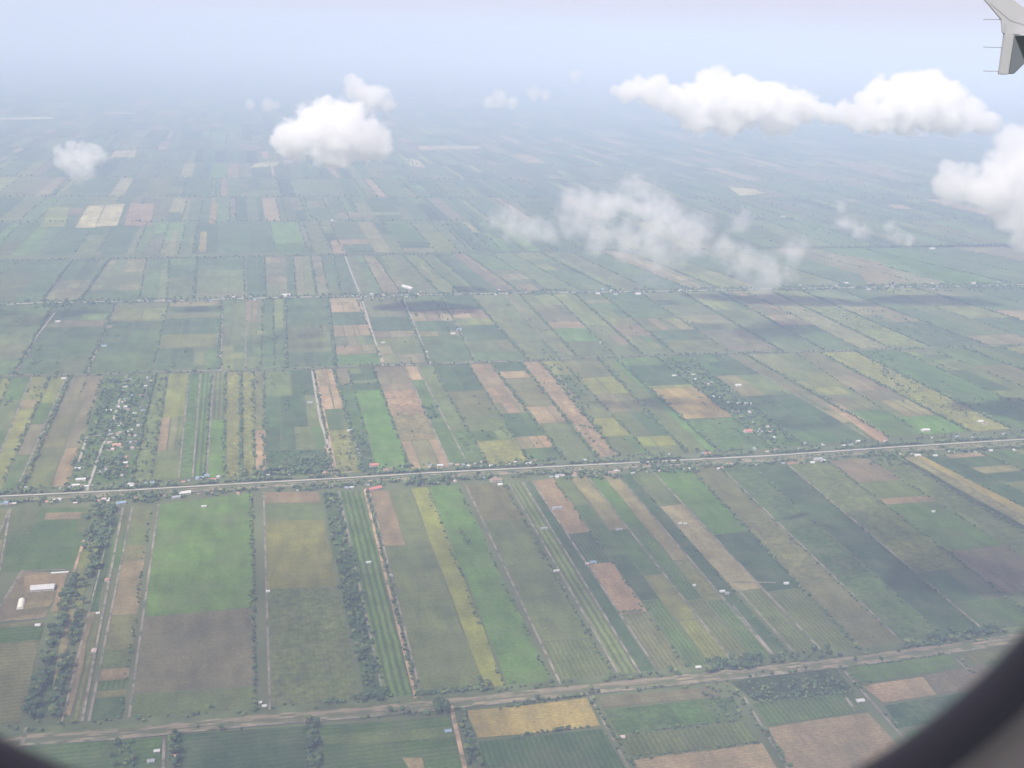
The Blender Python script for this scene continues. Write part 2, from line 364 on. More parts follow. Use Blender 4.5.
bandC = [
 (-200, -140, 'd 325 g', 'h'), (-110, -50, 'g 330 d', 'h'), (-60, -5, 'g 315 e 325 g 345 b 360 g', 'h'),
 (14, 56, 'd 320 b 327 d 340 g 356 d', 'pH'), (87, 117, 'b 308 y 321 d 352 g', 'pH'), (153, 170, 't 306 g 312 e 318 d 334 y 348 d 366 g', 'h'),
 (221, 222, 'd 345 y', 'pH'), (245, 246, 'p 322 y 345 g', 'p'), (262, 264, 'g', 'h'), (276, 274, 'y', 'h'), (288, 286, 'd 326 b 352 d', 'H'),  # last strip: its lowest dark stretch has cloud shadow put into the crop colour
 (337, 329, 'P 312 d 325 P 336 e 345 p 354 G', 'Hw'), (384, 357, 'b 317 d 331 p 337 y 345 e 354 b', 'oh'), (430, 401, 'g 311 P 321 d 331 t 336 y 349 d 357 g', 'H'),
 (475, 442, 'd 309 P 318 y 325 d 340 e 352 g', 'ph'), (528, 471, 'b', 'Hh'), (545, 492, 'e', ''), (561, 504, 'b', 'p'),
 (578, 520, 'y 305 u 322 P 328 G 341 e', 'H'), (616, 553, 'y 330 b', 'h'), (643, 575, 'e 318 y 325 p 336 y', 'H'), (676, 601, 'd 318 p 330 d 340 b', 'H'),
 (730, 641, 'e 315 t 330 u', 'h'), (782, 682, 'y 310 e', 'H'), (824, 719, 'b 315 p 325 g', 'H'), (860, 745, 'tm', 'h'), (890, 770, 'ym', 'H'),
 (930, 800, 'e 315 t 322 d', 'H'), (985, 838, 'd 335 p', 'H'), (1040, 880, 'ym 318 d', 'h'), (1090, 915, 'e 310 P 322 d', 'H'), (1160, 960, 'd 300 e 308 d', 'h'),
 (1230, 1010, 'g 312 s 320 d', 'H'), (1300, 1060, 'e', 'h'), (1400, 1130, '', 'h')]
bandD = [
 (-200, -150, 'd', 'h'), (-100, -50, 'g 285 e', 'h'), (-40, 20, 'd', 'h'), (43, 74, 'd 280 u', 'pH'), (82, 110, 't 272 e 290 g', 'H'), (140, 148, 'g 268 e', 'h'),
 (168, 170, 'g 265 d', 'h'), (195, 198, 'd 270 e 292 t', 'H'), (246, 245, 'd', 'ph'), (266, 265, 'p', 'H'), (288, 286, 'd', ''), (297, 294, 't', 'h'),
 (306, 302, 'ym', ''), (318, 311, 'p', 'H'), (330, 322, 'd 285 e', 'h'), (342, 333, 'd', 'H'), (361, 346, 'e', 'p'), (372, 355, 'g', ''), (384, 363, 'p', 'h'),
 (402, 375, 'y 270 e', 'h'), (420, 390, 'b', ''), (440, 403, 'y', 'H'), (460, 418, 'e', 'h'), (480, 434, 'd', 'h'), (500, 452, 'p', ''), (520, 466, 'G 270 b', 'H'),
 (550, 490, 'e', 'h'), (580, 512, 'y 270 g', 'h'), (615, 540, 'b', 'H'), (650, 570, 'g', 'h'), (690, 600, 'P 280 t', 'h'), (720, 625, 'y', 'H'), (760, 655, 'd', 'h'),
 (805, 690, 'e', 'h'), (850, 730, 'g 270 d', 'H'), (900, 770, 't', 'o'), (925, 790, 'tm', 'h'), (955, 812, 'G', 'h'), (1010, 855, 'd 270 g', 'H'), (1060, 900, 'g', 'h'),
 (1120, 940, 'p', 'h'), (1180, 990, 'd', 'H'), (1250, 1040, 'e', 'h'), (1320, 1090, '', '')]
KA, KB, KC, KD = 'hedgeA', 'hedgeB', 'hedgeC', 'hedgeD'
for b_ in (bandA, bandB, bandC, bandD):
    for i, s in enumerate(b_):
        if s[2].startswith('ty '): b_[i] = (s[0], s[1], s[2].replace('ty ', 'y '), s[3])
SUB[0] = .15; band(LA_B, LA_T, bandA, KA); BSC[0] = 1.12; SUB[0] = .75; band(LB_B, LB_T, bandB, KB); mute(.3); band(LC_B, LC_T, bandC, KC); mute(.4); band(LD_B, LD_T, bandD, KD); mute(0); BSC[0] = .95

# irregular ground seen in the near band
patch([(-8, 622), (45, 617), (66, 573), (21, 571)], 'p', .3, 'farmyard')
patch([(-6, 619), (20, 617), (30, 598), (8, 598)], 'u', .4); patch([(14, 616), (44, 614), (50, 606), (20, 609)], 'u', .4)
patch([(-40, 725), (20, 724), (45, 621), (-10, 625)], 'bc', .3)
patch([(17, 569), (66, 568), (84, 508), (40, 509)], 'g', .3)
patch([(44, 520), (80, 519), (82, 512), (46, 513)], 'p', .6)
patch([(24, 593), (60, 588), (66, 573), (24, 576)], 'P', .6)
patch([(22, 610), (50, 606), (54, 600), (24, 603)], 's', .6)
patch([(51, 612), (58, 612), (68, 573), (60, 574)], 'P', .8)
patch([(-10, 645), (40, 640), (44, 625), (-8, 629)], 'gc', .5)
patch([(70, 650), (64, 690), (40, 720), (52, 650)], 'dm', .3)
patch([(52, 690), (68, 645), (80, 600), (66, 600)], 'tm', .5)
patch([(67, 610), (82, 608), (94, 545), (84, 545)], 'ym', .5)
patch([(62, 716), (70, 716), (98, 600), (91, 600)], 'p', .5)
patch([(73, 722), (80, 722), (104, 610), (99, 608)], 'br', .5)
patch([(88, 612), (97, 612), (118, 515), (110, 515)], 'dr', .5)
patch([(364, 694), (382, 694), (336, 492), (322, 492)], 'd', .3)
patch([(880, 443), (889, 437), (838, 403), (829, 406)], 'P', .7)
patch([(780, 461), (806, 458), (803, 463), (788, 465)], 'P', .7)
patch([(868, 285), (908, 284), (880, 262), (845, 255)], 't', .7)
patch([(953, 285), (990, 284), (903, 248), (868, 250)], 'G', .7)
# belt below the canal
def zp(pts, code, z=.2): patch(pts, code, z)
zp([(-60, 800), (-60, 758), (40, 745), (163, 737), (160, 800)], 'gc') if False else None
zp([(-60, 800), (162, 795), (162, 737), (30, 746)], 'gc')
zp([(168, 795), (312, 790), (306, 726), (176, 735)], 'dc')
zp([(322, 795), (470, 790), (449, 716), (320, 726)], 'gc')
patch([(322, 745), (456, 738), (452, 727), (322, 736)], 'e', .5)
patch([(410, 770), (425, 770), (422, 758), (402, 758)], 's', .5)
zp([(478, 738), (600, 726), (587, 698), (466, 711)], 'O')
zp([(488, 795), (632, 780), (602, 729), (479, 742)], 'dr')
zp([(603, 708), (720, 697), (712, 687), (599, 697)], 'u')
zp([(618, 734), (744, 720), (733, 697), (604, 710)], 'gm')
zp([(632, 757), (760, 741), (744, 722), (618, 736)], 'er')
zp([(655, 800), (790, 790), (762, 743), (633, 760)], 'P')
zp([(755, 701), (855, 692), (835, 668), (730, 682)], 'km')
zp([(768, 726), (868, 711), (853, 693), (752, 704)], 'gr')
zp([(800, 790), (930, 780), (868, 713), (768, 728)], 'p')
zp([(863, 683), (966, 667), (948, 655), (842, 668)], 'g')
zp([(883, 703), (937, 695), (923, 677), (862, 686)], 'P')
zp([(939, 695), (1010, 684), (985, 664), (925, 676)], 'u')
zp([(900, 728), (1010, 710), (985, 690), (884, 706)], 'dm')
zp([(975, 665), (1100, 645), (1060, 628), (952, 652)], 'b')
zp([(1010, 684), (1160, 660), (1110, 640), (988, 662)], 'g')
patch([(940, 800), (1100, 770), (1000, 715), (905, 732)], 'g', .2)
for a, b2, mt, w in [((164, 737), (163, 790), M_PATH, 5), ((451, 706), (470, 792), M_OPATH, 7), ((590, 697), (640, 790), M_PATH, 4), ((744, 697), (800, 790), M_PATH, 4),
                     ((838, 664), (905, 740), M_PATH, 5), ((948, 653), (968, 670), M_PATH, 6), ((856, 712), (846, 698), M_PATH, 5),
                     ((0, 532), (10, 508), M_PATH, 5), ((62, 722), (112, 520), M_PATH, 3), ((82, 722), (123, 508), M_PATH, 5), ((22, 745), (27, 728), M_PATH, 6),
                     ((-8, 620), (22, 571), M_PATH, 5), ((74, 572), (84, 540), M_OPATH, 6), ((22, 571), (66, 570), M_PATH, 4), ((0, 622), (44, 618), M_PATH, 5),
                     ((733, 606), (777, 659), M_PATH, 4), ((738, 590), (795, 654), M_PATH, 4), ((732, 582), (776, 583), M_PATH, 4)]:
    ribbon('farm_track', [at(*a), at(*b2)], w, mt, 1.0)
# village lanes
for pts in [[(87, 491), (95, 468), (101, 450), (109, 434), (118, 405), (127, 375)], [(79, 462), (87, 437), (108, 435)], [(338, 477), (330, 450), (320, 420), (312, 371)], [(351, 431), (361, 461)],
            [(12, 376), (30, 345), (55, 313)], [(86, 374), (100, 340), (116, 303)], [(345, 256), (352, 275), (361, 297), (383, 366)], [(220, 371), (222, 313)], [(431, 365), (403, 298)]]:
    ribbon('village_lane', [at(*q) for q in pts], 6.5, M_LANE, 1.1)
ribbon('village_lane', [at(337, 478), at(331, 456), at(325, 446)], 9, M_OPATH, 1.3)

# ------------------------------------------------------------------ roads and canals
def roadline(pts): return [at(*q) for q in pts]
MAINL = MAIN = [(-500, 518), (-200, 506), (0, 496.5), (128, 490.5), (256, 483), (340, 478.5), (430, 473), (512, 469), (640, 462.5), (768, 456), (900, 447), (1024, 439.5), (1300, 420), (1700, 394)]
ribbon('road', roadline(MAIN), 6.5, M_ROAD, 1.0)
ribbon('canal_bank', roadline([(x, y+3.5) for x, y in MAIN]), 26, M_BANK, .5)
ribbon('canal', roadline([(x, y+2.8) for x, y in MAIN]), 4, M_WATER, .75)
ribbon('service_road', roadline([(x, y+5.2) for x, y in MAIN]), 5, M_PATH, .8)
ribbon('verge', roadline([(x, y-3.5) for x, y in MAIN]), 22, M_GRASS, .4)
SC_ = [(-200, 765), (0, 745), (25, 740), (120, 734), (256, 720.5), (380, 711), (512, 697), (600, 688), (690, 679), (768, 670.5), (860, 660), (1000, 641), (1300, 600)]
ribbon('canal_bank', roadline(SC_), 30, M_BANK, .45)
ribbon('canal', roadline([(x, y+1) for x, y in SC_]), 3.5, M_WATER, .7)
ribbon('canal_road', roadline([(x, y-2.5) for x, y in SC_]), 6, M_DUST, .9)
ribbon('canal_road', roadline([(x, y+5) for x, y in SC_]), 5, M_PATH, .9)
ribbon('verge', roadline([(x, y-9) for x, y in SC_]), 20, M_GRASS, .35)
R2 = [(-300, 387), (25, 375), (100, 374.5), (155, 371.5), (261, 370), (381, 365), (473, 362), (512, 361), (600, 357), (700, 353.5), (820, 351), (1024, 345), (1500, 327)]
ribbon('verge', roadline(R2), 34, M_GRASS, .4)
ribbon('lane', roadline(R2), 5, M_PATH, .8)
ribbon('canal', roadline([(x, y+1.2) for x, y in R2]), 6, M_WATER, .7)
for a, b2 in (((155, 372), (230, 370.5)), ((381, 366), (520, 361))): ribbon('lane', [at(*a), at(*b2)], 9, M_PATH, 1.1)
R3 = [(x, y-1.2) for x, y in LC_T]
ribbon('verge', roadline(R3), 40, M_GRASS, .4); ribbon('road', roadline(R3), 10, M_ROAD, .9)
R4 = LD_T
ribbon('canal', roadline(R4), 10, M_WATER, .8)
YR = [at(512, 692).y, at(512, 470).y, at(512, 361).y, at(512, 291.5).y, at(512, 252).y]

# ------------------------------------------------------------------ far farmland: strips between roads every kilometre
fv, ff, fcol = [], [], []
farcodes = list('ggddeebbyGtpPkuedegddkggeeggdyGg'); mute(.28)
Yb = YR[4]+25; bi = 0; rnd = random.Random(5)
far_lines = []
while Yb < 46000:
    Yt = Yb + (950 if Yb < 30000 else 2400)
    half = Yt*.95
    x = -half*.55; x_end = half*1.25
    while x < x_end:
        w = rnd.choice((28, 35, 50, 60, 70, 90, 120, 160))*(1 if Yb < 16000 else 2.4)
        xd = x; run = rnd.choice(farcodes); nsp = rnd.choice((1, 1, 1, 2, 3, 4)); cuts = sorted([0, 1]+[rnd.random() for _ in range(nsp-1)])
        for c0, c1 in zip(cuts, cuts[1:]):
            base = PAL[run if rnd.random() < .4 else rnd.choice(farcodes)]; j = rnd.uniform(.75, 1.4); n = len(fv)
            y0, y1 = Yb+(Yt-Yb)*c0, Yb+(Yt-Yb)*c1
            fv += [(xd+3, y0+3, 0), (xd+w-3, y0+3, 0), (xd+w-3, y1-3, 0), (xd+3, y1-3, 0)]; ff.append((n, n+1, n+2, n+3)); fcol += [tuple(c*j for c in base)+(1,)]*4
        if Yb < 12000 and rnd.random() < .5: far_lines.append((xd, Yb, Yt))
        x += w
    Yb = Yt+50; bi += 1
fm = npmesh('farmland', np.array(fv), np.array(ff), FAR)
at_ = fm.color_attributes.new('crop', 'FLOAT_COLOR', 'CORNER'); at_.data.foreach_set('color', np.array(fcol, dtype=np.float32).ravel())
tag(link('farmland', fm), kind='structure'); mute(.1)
for q, code in [([(75, 228), (95, 228), (104, 205), (88, 206)], 'w'), ([(96, 227), (117, 226), (125, 204), (106, 205)], 'w'), ([(40, 227), (65, 227), (70, 207), (50, 207)], 'Y'), ([(209, 224), (215, 224), (218, 203), (212, 203)], 'O'),
                ([(124, 226), (151, 226), (154, 204), (130, 204)], 'P'), ([(334, 254), (346, 254), (341, 240), (331, 241)], 'P'), ([(198, 252), (206, 252), (207, 232), (201, 232)], 'O'),
                ([(165, 257), (173, 257), (180, 230), (174, 230)], 't'), ([(434, 252), (458, 251), (440, 232), (420, 234)], 'y'), ([(336, 219), (372, 219), (370, 213), (338, 213)], 't'),
                ([(110, 158), (135, 157), (136, 150), (115, 151)], 'w'), ([(420, 150), (478, 149), (480, 146), (418, 146)], 'w'), ([(0, 120), (52, 119), (54, 117), (0, 118)], 'w'),
                ([(106, 114), (137, 114), (137, 112.5), (108, 112.5)], 'w'), ([(410, 166), (426, 168), (418, 160), (410, 159)], 'w'), ([(250, 168), (276, 166), (280, 162), (256, 163)], 'w'),
                ([(865, 172), (900, 181), (890, 168), (812, 156)], 't'), ([(850, 186), (878, 185), (850, 178), (832, 176)], 't'), ([(740, 196), (768, 193), (752, 189), (728, 187)], 'w')]:
    patch(q, code, 1.0)

# ------------------------------------------------------------------ trees
NEARK = 'near'
pbelt([(88, 506), (118, 506), (100, 572), (90, 580), (84, 578), (84, 545)], 170, 'wide grove', (4, 6.5))
pbelt([(62, 590), (78, 575), (66, 625), (52, 670), (40, 722), (20, 726), (36, 680), (50, 635)], 105, 'belt beside farmyard', (4, 7))
pbelt([(80, 610), (86, 600), (72, 670), (60, 720), (48, 722), (62, 660)], 75, 'second belt', (3.5, 6))
pbelt([(84, 545), (92, 545), (80, 640), (66, 640)], 14, 'second belt', (2.5, 5))
pbelt([(322, 492), (337, 492), (360, 585), (386, 692), (366, 696), (341, 600)], 260, 'long dark belt', (3.2, 5.4))
pbelt([(384, 694), (392, 694), (396, 702), (356, 706), (350, 697)], 22, 'long dark belt', (3.2, 5.4))
hedge(at(421, 696), at(480, 689), 5, 'clipped row', (3.2, 4.2), 1.2)
hedge(at(421, 693), at(486, 686), 6, 'clipped row', (3, 4), 1.5)
pbelt([(478, 680), (488, 680), (489, 692), (479, 693)], 12, 'clipped row', (3, 5))
hedge(at(619, 613), at(642, 611), 6, 'small', (2.5, 3.5), 1)
pbelt([(708, 662), (760, 656), (760, 668), (706, 674)], 55, 'canal trees', (4, 6.5))
pbelt([(907, 640), (990, 628), (1010, 634), (905, 650)], 90, 'canal trees', (3.5, 6))
pbelt([(768, 655), (830, 648), (830, 658), (768, 664)], 30, 'canal trees', (3, 5.5))
for i in range(1): hedge(at(0, 731), at(700, 672), 9, 'canal trees', (2.4, 5), 7, .3)
hedge(at(110, 722), at(400, 700), 16, 'canal trees', (2, 4.4), 5, .5)
hedge(at(500, 709), at(600, 693), 7, 'canal south', (2.6, 4.2), 2); hedge(at(516, 738), at(590, 727), 8, 'canal south', (2.6, 4.4), 2)
hedge(at(390, 714), at(440, 709), 9, 'canal south', (2.6, 5), 5, .2); hedge(at(330, 722), at(450, 712), 14, 'canal south', (2.6, 5), 5, .2)
hedge(at(640, 692), at(760, 680), 18, 'canal south', (2, 4), 5, .3); hedge(at(60, 744), at(330, 720), 14, 'canal south', (2, 4.2), 4, .4); hedge(at(500, 706), at(900, 660), 13, 'canal south', (2.2, 4.6), 6, .4); hedge(at(760, 668), at(990, 638), 10, 'canal trees', (2.2, 4.6), 6, .3)
pbelt([(306, 718), (318, 716), (320, 768), (308, 768)], 36, 'south belt', (3.5, 6))
pbelt([(434, 705), (446, 703), (448, 716), (436, 716)], 12, 'south belt', (4, 7))
pbelt([(458, 708), (466, 712), (482, 768), (470, 768), (462, 736)], 40, 'south belt', (3, 5))
pbelt([(170, 735), (180, 735), (180, 768), (168, 768)], 22, 'yard trees', (3, 5.5)); pbelt([(110, 745), (135, 740), (135, 768), (112, 768)], 16, 'yard trees', (3, 5))
hedge(at(592, 700), at(638, 775), 10, 'south hedge', (2.6, 4.4), 2.5, .1); hedge(at(736, 692), at(790, 770), 9, 'south hedge', (2.6, 4.6), 3, .1)
hedge(at(842, 668), at(895, 728), 9, 'south hedge', (2.4, 4.2), 3, .15); hedge(at(606, 737), at(735, 721), 10, 'south hedge', (2, 3.6), 2, .1)
hedge(at(632, 760), at(760, 743), 9, 'south hedge', (2.2, 3.6), 2, .05); hedge(at(760, 702), at(855, 692), 6, 'south hedge', (2.6, 4), 2.5)
hedge(at(780, 661), at(850, 690), 30, 'south hedge', (2, 3), 5); hedge(at(866, 666), at(945, 655), 8, 'south hedge', (2, 3.4), 1.5, .1)
hedge(at(855, 686), at(872, 681), 7, 'south hedge', (2.6, 4), 3); hedge(at(953, 655), at(975, 675), 9, 'south hedge', (2.6, 4), 3)
pbelt([(735, 690), (835, 672), (850, 692), (760, 702)], 150, 'scrub plot', (1.8, 3.8)); pbelt([(700, 690), (730, 686), (742, 718), (715, 720)], 40, 'scrub plot', (2, 3.6))
pbelt([(468, 532), (472, 532), (488, 548), (482, 548)], 0, 'small')
hedge(at(459, 529), at(470, 545), 5, 'small', (2, 3.2), 2)
# main road trees and other roadside rows
for i in range(2, len(MAINL)-1):
    (xa, ya), (xb_, yb_) = MAINL[i-1], MAINL[i]
    hedge(at(xa, ya-2.4), at(xb_, yb_-2.4), 3.5, 'main road', (3, 6), 3, .25); hedge(at(xa, ya-7), at(xb_, yb_-7), 6, 'main road', (2.6, 5.4), 9, .4)
    hedge(at(xa, ya+8.5), at(xb_, yb_+8.5), 4.5, 'main road', (2.8, 5.8), 6, .35); hedge(at(xa, ya+3.6), at(xb_, yb_+3.6), 8, 'main road', (2, 4.6), 2, .35); hedge(at(xa, ya+7), at(xb_, yb_+7), 5, 'main road', (3, 5.8), 3, .3)
for a, b2, n in (((130, 494), (160, 503), 40), ((240, 476), (340, 470), 70), ((405, 478), (450, 486), 46), ((640, 462), (700, 473), 60), ((870, 452), (905, 466), 50), ((560, 474), (620, 480), 34), ((100, 458), (125, 478), 60), ((300, 458), (335, 472), 24)):
    x0, y0 = a; x1, y1 = b2; pbelt([(x0, y0), (x1, y0), (x1, y1), (x0, y1)], n, 'main road', (3.5, 6.5))
pbelt([(72, 480), (118, 480), (148, 380), (106, 380)], 420, 'village', (2.8, 6))
pbelt([(775, 445), (803, 445), (692, 360), (660, 360)], 360, 'village', (2.8, 6))
pbelt([(268, 472), (330, 470), (330, 450), (268, 452)], 110, 'scrub', (1.8, 3.6)); pbelt([(340, 470), (372, 470), (366, 430), (334, 430)], 50, 'scrub', (2, 4))
pbelt([(133, 478), (150, 478), (168, 378), (158, 378)], 46, 'scrub', (2.2, 5)); pbelt([(545, 365), (560, 365), (590, 400), (606, 440), (596, 440), (572, 405)], 46, 'scrub', (3, 5.5))
pbelt([(865, 355), (880, 350), (905, 372), (925, 395), (900, 395)], 70, 'scrub', (2.5, 5)); pbelt([(500, 360), (470, 398), (440, 410), (420, 405), (440, 380)], 0, 'scrub')
pbelt([(420, 405), (436, 402), (442, 418), (426, 420)], 26, 'scrub', (3, 5)); pbelt([(430, 320), (470, 320), (470, 300), (430, 300)], 20, 'scrub', (3, 5))
pbelt([(940, 420), (1024, 415), (1024, 400), (900, 390)], 40, 'scrub', (2.5, 4)); pbelt([(880, 330), (960, 340), (900, 310), (800, 310)], 60, 'scrub', (3, 5))
for _ in range(150):
    cx_, cy_ = random.uniform(0, 1024), random.uniform(300, 445); p_ = at(cx_, cy_)
    for _k in range(random.choice((2, 4, 9))):
        rr_ = random.uniform(2, 4.6); trees.append((p_.x+random.gauss(0, 4), p_.y+random.gauss(0, 30), rr_, rr_*1.3, random.choice((0, 1, 1, 2)), 'scrub'))
for L_ in (R2,): hedge(at(-60, L_[0][1]-10), at(1060, 345), 40, 'far', (3, 5), 5, .3)
for i in range(len(R2)-1): hedge(at(R2[i][0], R2[i][1]+.8), at(R2[i+1][0], R2[i+1][1]+.8), 13, 'far', (3, 5), 4, .3)
for i in range(len(R3)-1):
    hedge(at(R3[i][0], R3[i][1]+.8), at(R3[i+1][0], R3[i+1][1]+.8), 9, 'far', (4, 7), 10, .15); hedge(at(R3[i][0], R3[i][1]-1.5), at(R3[i+1][0], R3[i+1][1]-1.5), 12, 'far', (4, 7), 8, .2)
for i in range(len(R4)-1): hedge(at(R4[i][0], R4[i][1]), at(R4[i+1][0], R4[i+1][1]), 14, 'far', (4, 7), 9, .1)
pbelt([(30, 309), (130, 304), (130, 298), (30, 302)], 60, 'far', (4, 7)); pbelt([(360, 303), (420, 300), (420, 294), (360, 296)], 40, 'far', (4, 7))
pbelt([(520, 298), (560, 296), (560, 290), (520, 292)], 30, 'far', (4, 7)); pbelt([(770, 292), (1024, 292), (1024, 283), (770, 286)], 150, 'far', (4, 7))
for (xd, y0, y1) in far_lines: hedge((xd, y0), (xd, y1), 30 if y0 < 8500 else 60, 'far', (4, 7), 3, .3)
for k in range(1, 10): Y = YR[4]+k*1000; hedge((-Y*.4, Y), (Y*.8, Y), 24+k*4, 'far', (5, 9), 14, .1)

def lump(rng, nrm, seed):
    """unit crown built from jittered leaf clumps"""
    bm = bmesh.new(); out_v, out_f = [], []
    for k in range(nrm):
        b2 = bmesh.new(); bmesh.ops.create_icosphere(b2, subdivisions=1, radius=1)
        a = rng.uniform(0, 6.28); rr = 0 if k == 0 else rng.uniform(.35, .65); s = rng.uniform(.45, .68) if nrm > 2 else rng.uniform(.8, 1.0)
        c = Vector((rr*math.cos(a), rr*math.sin(a), rng.uniform(-.25, .4)))
        n = len(out_v)
        for v in b2.verts: out_v.append(c+Vector((v.co.x*s, v.co.y*s, v.co.z*s*.85))*rng.uniform(.75, 1.3))
        b2.verts.index_update()
        for f in b2.faces: out_f.append(tuple(n+v.index for v in f.verts))
        b2.free()
    bm.free(); return out_v, out_f
rg = random.Random(3)
def leafy(rng):
    V, Fc = lump(rng, 9, 0)
    for k in range(150):   # loose leaf sprays round the clumps give a ragged outline
        a = rng.uniform(0, 6.28); z = rng.uniform(-.5, .9); q = math.sqrt(max(0, 1-(z/1.1)**2))*rng.uniform(.6, 1.05)
        c = Vector((q*math.cos(a), q*math.sin(a), z)); n = len(V); s = rng.uniform(.08, .17)
        u = Vector((rng.gauss(0, 1), rng.gauss(0, 1), rng.gauss(0, 1))).normalized(); w = u.cross(Vector((rng.gauss(0, 1), rng.gauss(0, 1), 1))).normalized()
        V += [c+u*s, c+w*s, c-u*s, c-w*s*.7]; Fc += [(n, n+1, n+2), (n, n+2, n+3)]
    return V, Fc
near_crown = []
for k in range(4):
    V, Fc = leafy(rg)
    for mi in range(3): near_crown.append((mi, mesh('crown', V, Fc, M_LEAF[mi])))
def trunk_mesh():
    V, Fc = [], []
    def limb(a, b_, r0, r1):
        n = len(V); d = (b_-a).normalized(); u = d.orthogonal().normalized(); w = d.cross(u)
        for p, r_ in ((a, r0), (b_, r1)):
            for i in range(6): t = i*math.pi/3; V.append(p+(u*math.cos(t)+w*math.sin(t))*r_)
        for i in range(6): Fc.append((n+i, n+(i+1) % 6, n+6+(i+1) % 6, n+6+i))
    limb(Vector((0, 0, 0)), Vector((.04, 0, .5)), .075, .05)
    for k in range(4):
        a = k*1.6; limb(Vector((.04, 0, .48)), Vector((.34*math.cos(a), .34*math.sin(a), .95)), .045, .02)
    return mesh('trunk', V, Fc, M_BARK)
TRUNK = trunk_mesh()
LAB = {'wide grove': ('round tree in the dark grove just below the roadside village', 'trees of the grove below the village'),
       'belt beside farmyard': ('dark tree in the thick belt along the right side of the farmyard', 'trees of the belt beside the farmyard'),
       'second belt': ('bushy green tree in the thinner belt next to the yellowish scrub', 'trees of the thin belt by the scrub'),
       'long dark belt': ('dark leafy tree in the long straight belt beside the striped orchard', 'trees of the long straight belt'),
       'clipped row': ('tree in the dense low row closing the end of the grey-green field', 'trees of the dense row at the field end'),
       'small': ('small bushy tree standing alone among the open fields', 'lone small trees in the fields'),
       'canal trees': ('green tree on the far bank of the near dusty canal track', 'trees on the far bank of the near canal'),
       'canal south': ('leafy tree on the near bank below the dusty canal track', 'trees on the near bank of the canal'),
       'south belt': ('dark tree in the short belts crossing the nearest fields', 'trees of the short belts below the canal'),
       'yard trees': ('green tree shading the small farmhouses beside the straight drive', 'trees round the small farmhouses'),
       'south hedge': ('small tree in the hedge lines dividing the nearest fields', 'trees of the hedges in the nearest fields'),
       'scrub plot': ('low bush in the dark overgrown plot below the canal track', 'bushes of the overgrown plot'),
       'hedgeA': ('small tree in a hedge line between the long near strips', 'trees of the hedges between the long strips'),
       'main road': ('tree in the loose row beside the straight main road', 'trees beside the main road')}
infr = []; rest = []
for t in trees:
    q = proj((t[0], t[1], 3))
    if q is None: continue
    if 72 < q[0] < 128 and 202 < q[1] < 230: continue
    vis = -4 < q[0] < 1028 and 200 < q[1] < 772
    hid = (q[1] > 733+q[0]*.45 and q[0] < 80) or (q[0] > 860 and q[1] > 768-(q[0]-860)*.8)
    if vis and not hid and t[5] in LAB: infr.append((t[2]*max(t[3]/t[2], 1)/q[2], t))
    else: rest.append(t)
infr.sort(key=lambda a: -a[0])
near, rest = [t for _, t in infr[:300]], rest+[t for _, t in infr[300:]]
nt_ = 0
for t in near:
    e = bpy.data.objects.new('tree', None); COL.objects.link(e); e.location = (t[0], t[1], 0); e.rotation_euler = (0, 0, random.uniform(0, 6.28))
    tag(e, LAB[t[5]][0], 'tree', LAB[t[5]][1])
    H = t[3]+t[2]*1.0
    c = link('crown', random.choice([m_ for i, m_ in near_crown if i == t[4]]), e); c.location = (0, 0, H-t[2]*.8); c.scale = (t[2], t[2], t[2]*.9)
    tr = link('trunk', TRUNK, e); tr.scale = (H*.9, H*.9, H*.8)
protos = []
for k in range(8): V, Fc = lump(rg, 5, 0); protos.append((np.array([tuple(v) for v in V]), np.array(Fc)))
lone = []
for k in range(6): V, Fc = lump(rg, 1, 0); lone.append((np.array([tuple(v) for v in V]), np.array(Fc)))
for mi, nm, lab in ((0, 'dark_trees', 'mass of dark green trees in hedges belts and villages across the plain'),
                    (1, 'green_trees', 'mass of mid green trees in hedges belts and villages across the plain'),
                    (2, 'olive_bushes', 'mass of olive green bushes along field edges and canals')):
    vs_, fs_ = [], []; n = 0
    for t in rest:
        if t[4] != mi: continue
        far = t[1] > 5200
        pv, pf = (random.choice(lone) if far else random.choice(protos)); a = random.uniform(0, 6.28); ca, sa = math.cos(a), math.sin(a)
        P = pv*np.array([t[2], t[2], max(t[3], t[2])*.75]); P = np.stack([P[:, 0]*ca-P[:, 1]*sa, P[:, 0]*sa+P[:, 1]*ca, P[:, 2]], 1)+np.array([t[0], t[1], max(t[3], t[2])*.7])
        vs_.append(P); fs_.append(pf+n); n += len(P)
    if vs_: tag(link(nm, npmesh(nm, np.concatenate(vs_), np.concatenate(fs_), M_LEAF[mi])), lab, 'trees', kind='stuff')
print('TREES', len(trees), 'near', len(near))

# ------------------------------------------------------------------ houses
RC = {'white': (.52, .52, .50), 'grey': (.30, .31, .32), 'red': (.44, .17, .14), 'orange': (.42, .24, .17), 'blue': (.22, .30, .40), 'brown': (.26, .18, .14), 'pink': (.50, .39, .36), 'green': (.20, .34, .24)}
RM = {k: simple(k+'_roof', c, .6, .3, .85, 1.1) for k, c in RC.items()}
M_WALL = simple('pale_render', (.62, .59, .54), .85, .3, .85, 1.1); M_DOOR = simple('brown_door', (.16, .10, .07)); M_GLASS = simple('dark_window', (.05, .06, .07), .3)
M_FRAME = simple('painted_frame', (.6, .6, .58)); M_PLASTIC = simple('cream_film', (.72, .70, .60), .5)
def box(V, Fc, x0, x1, y0, y1, z0, z1):
    n = len(V); V += [(x, y, z) for z in (z0, z1) for x, y in ((x0, y0), (x1, y0), (x1, y1), (x0, y1))]
    Fc += [tuple(n+i for i in f) for f in ((3, 2, 1, 0), (4, 5, 6, 7), (0, 1, 5, 4), (1, 2, 6, 5), (2, 3, 7, 6), (3, 0, 4, 7))]
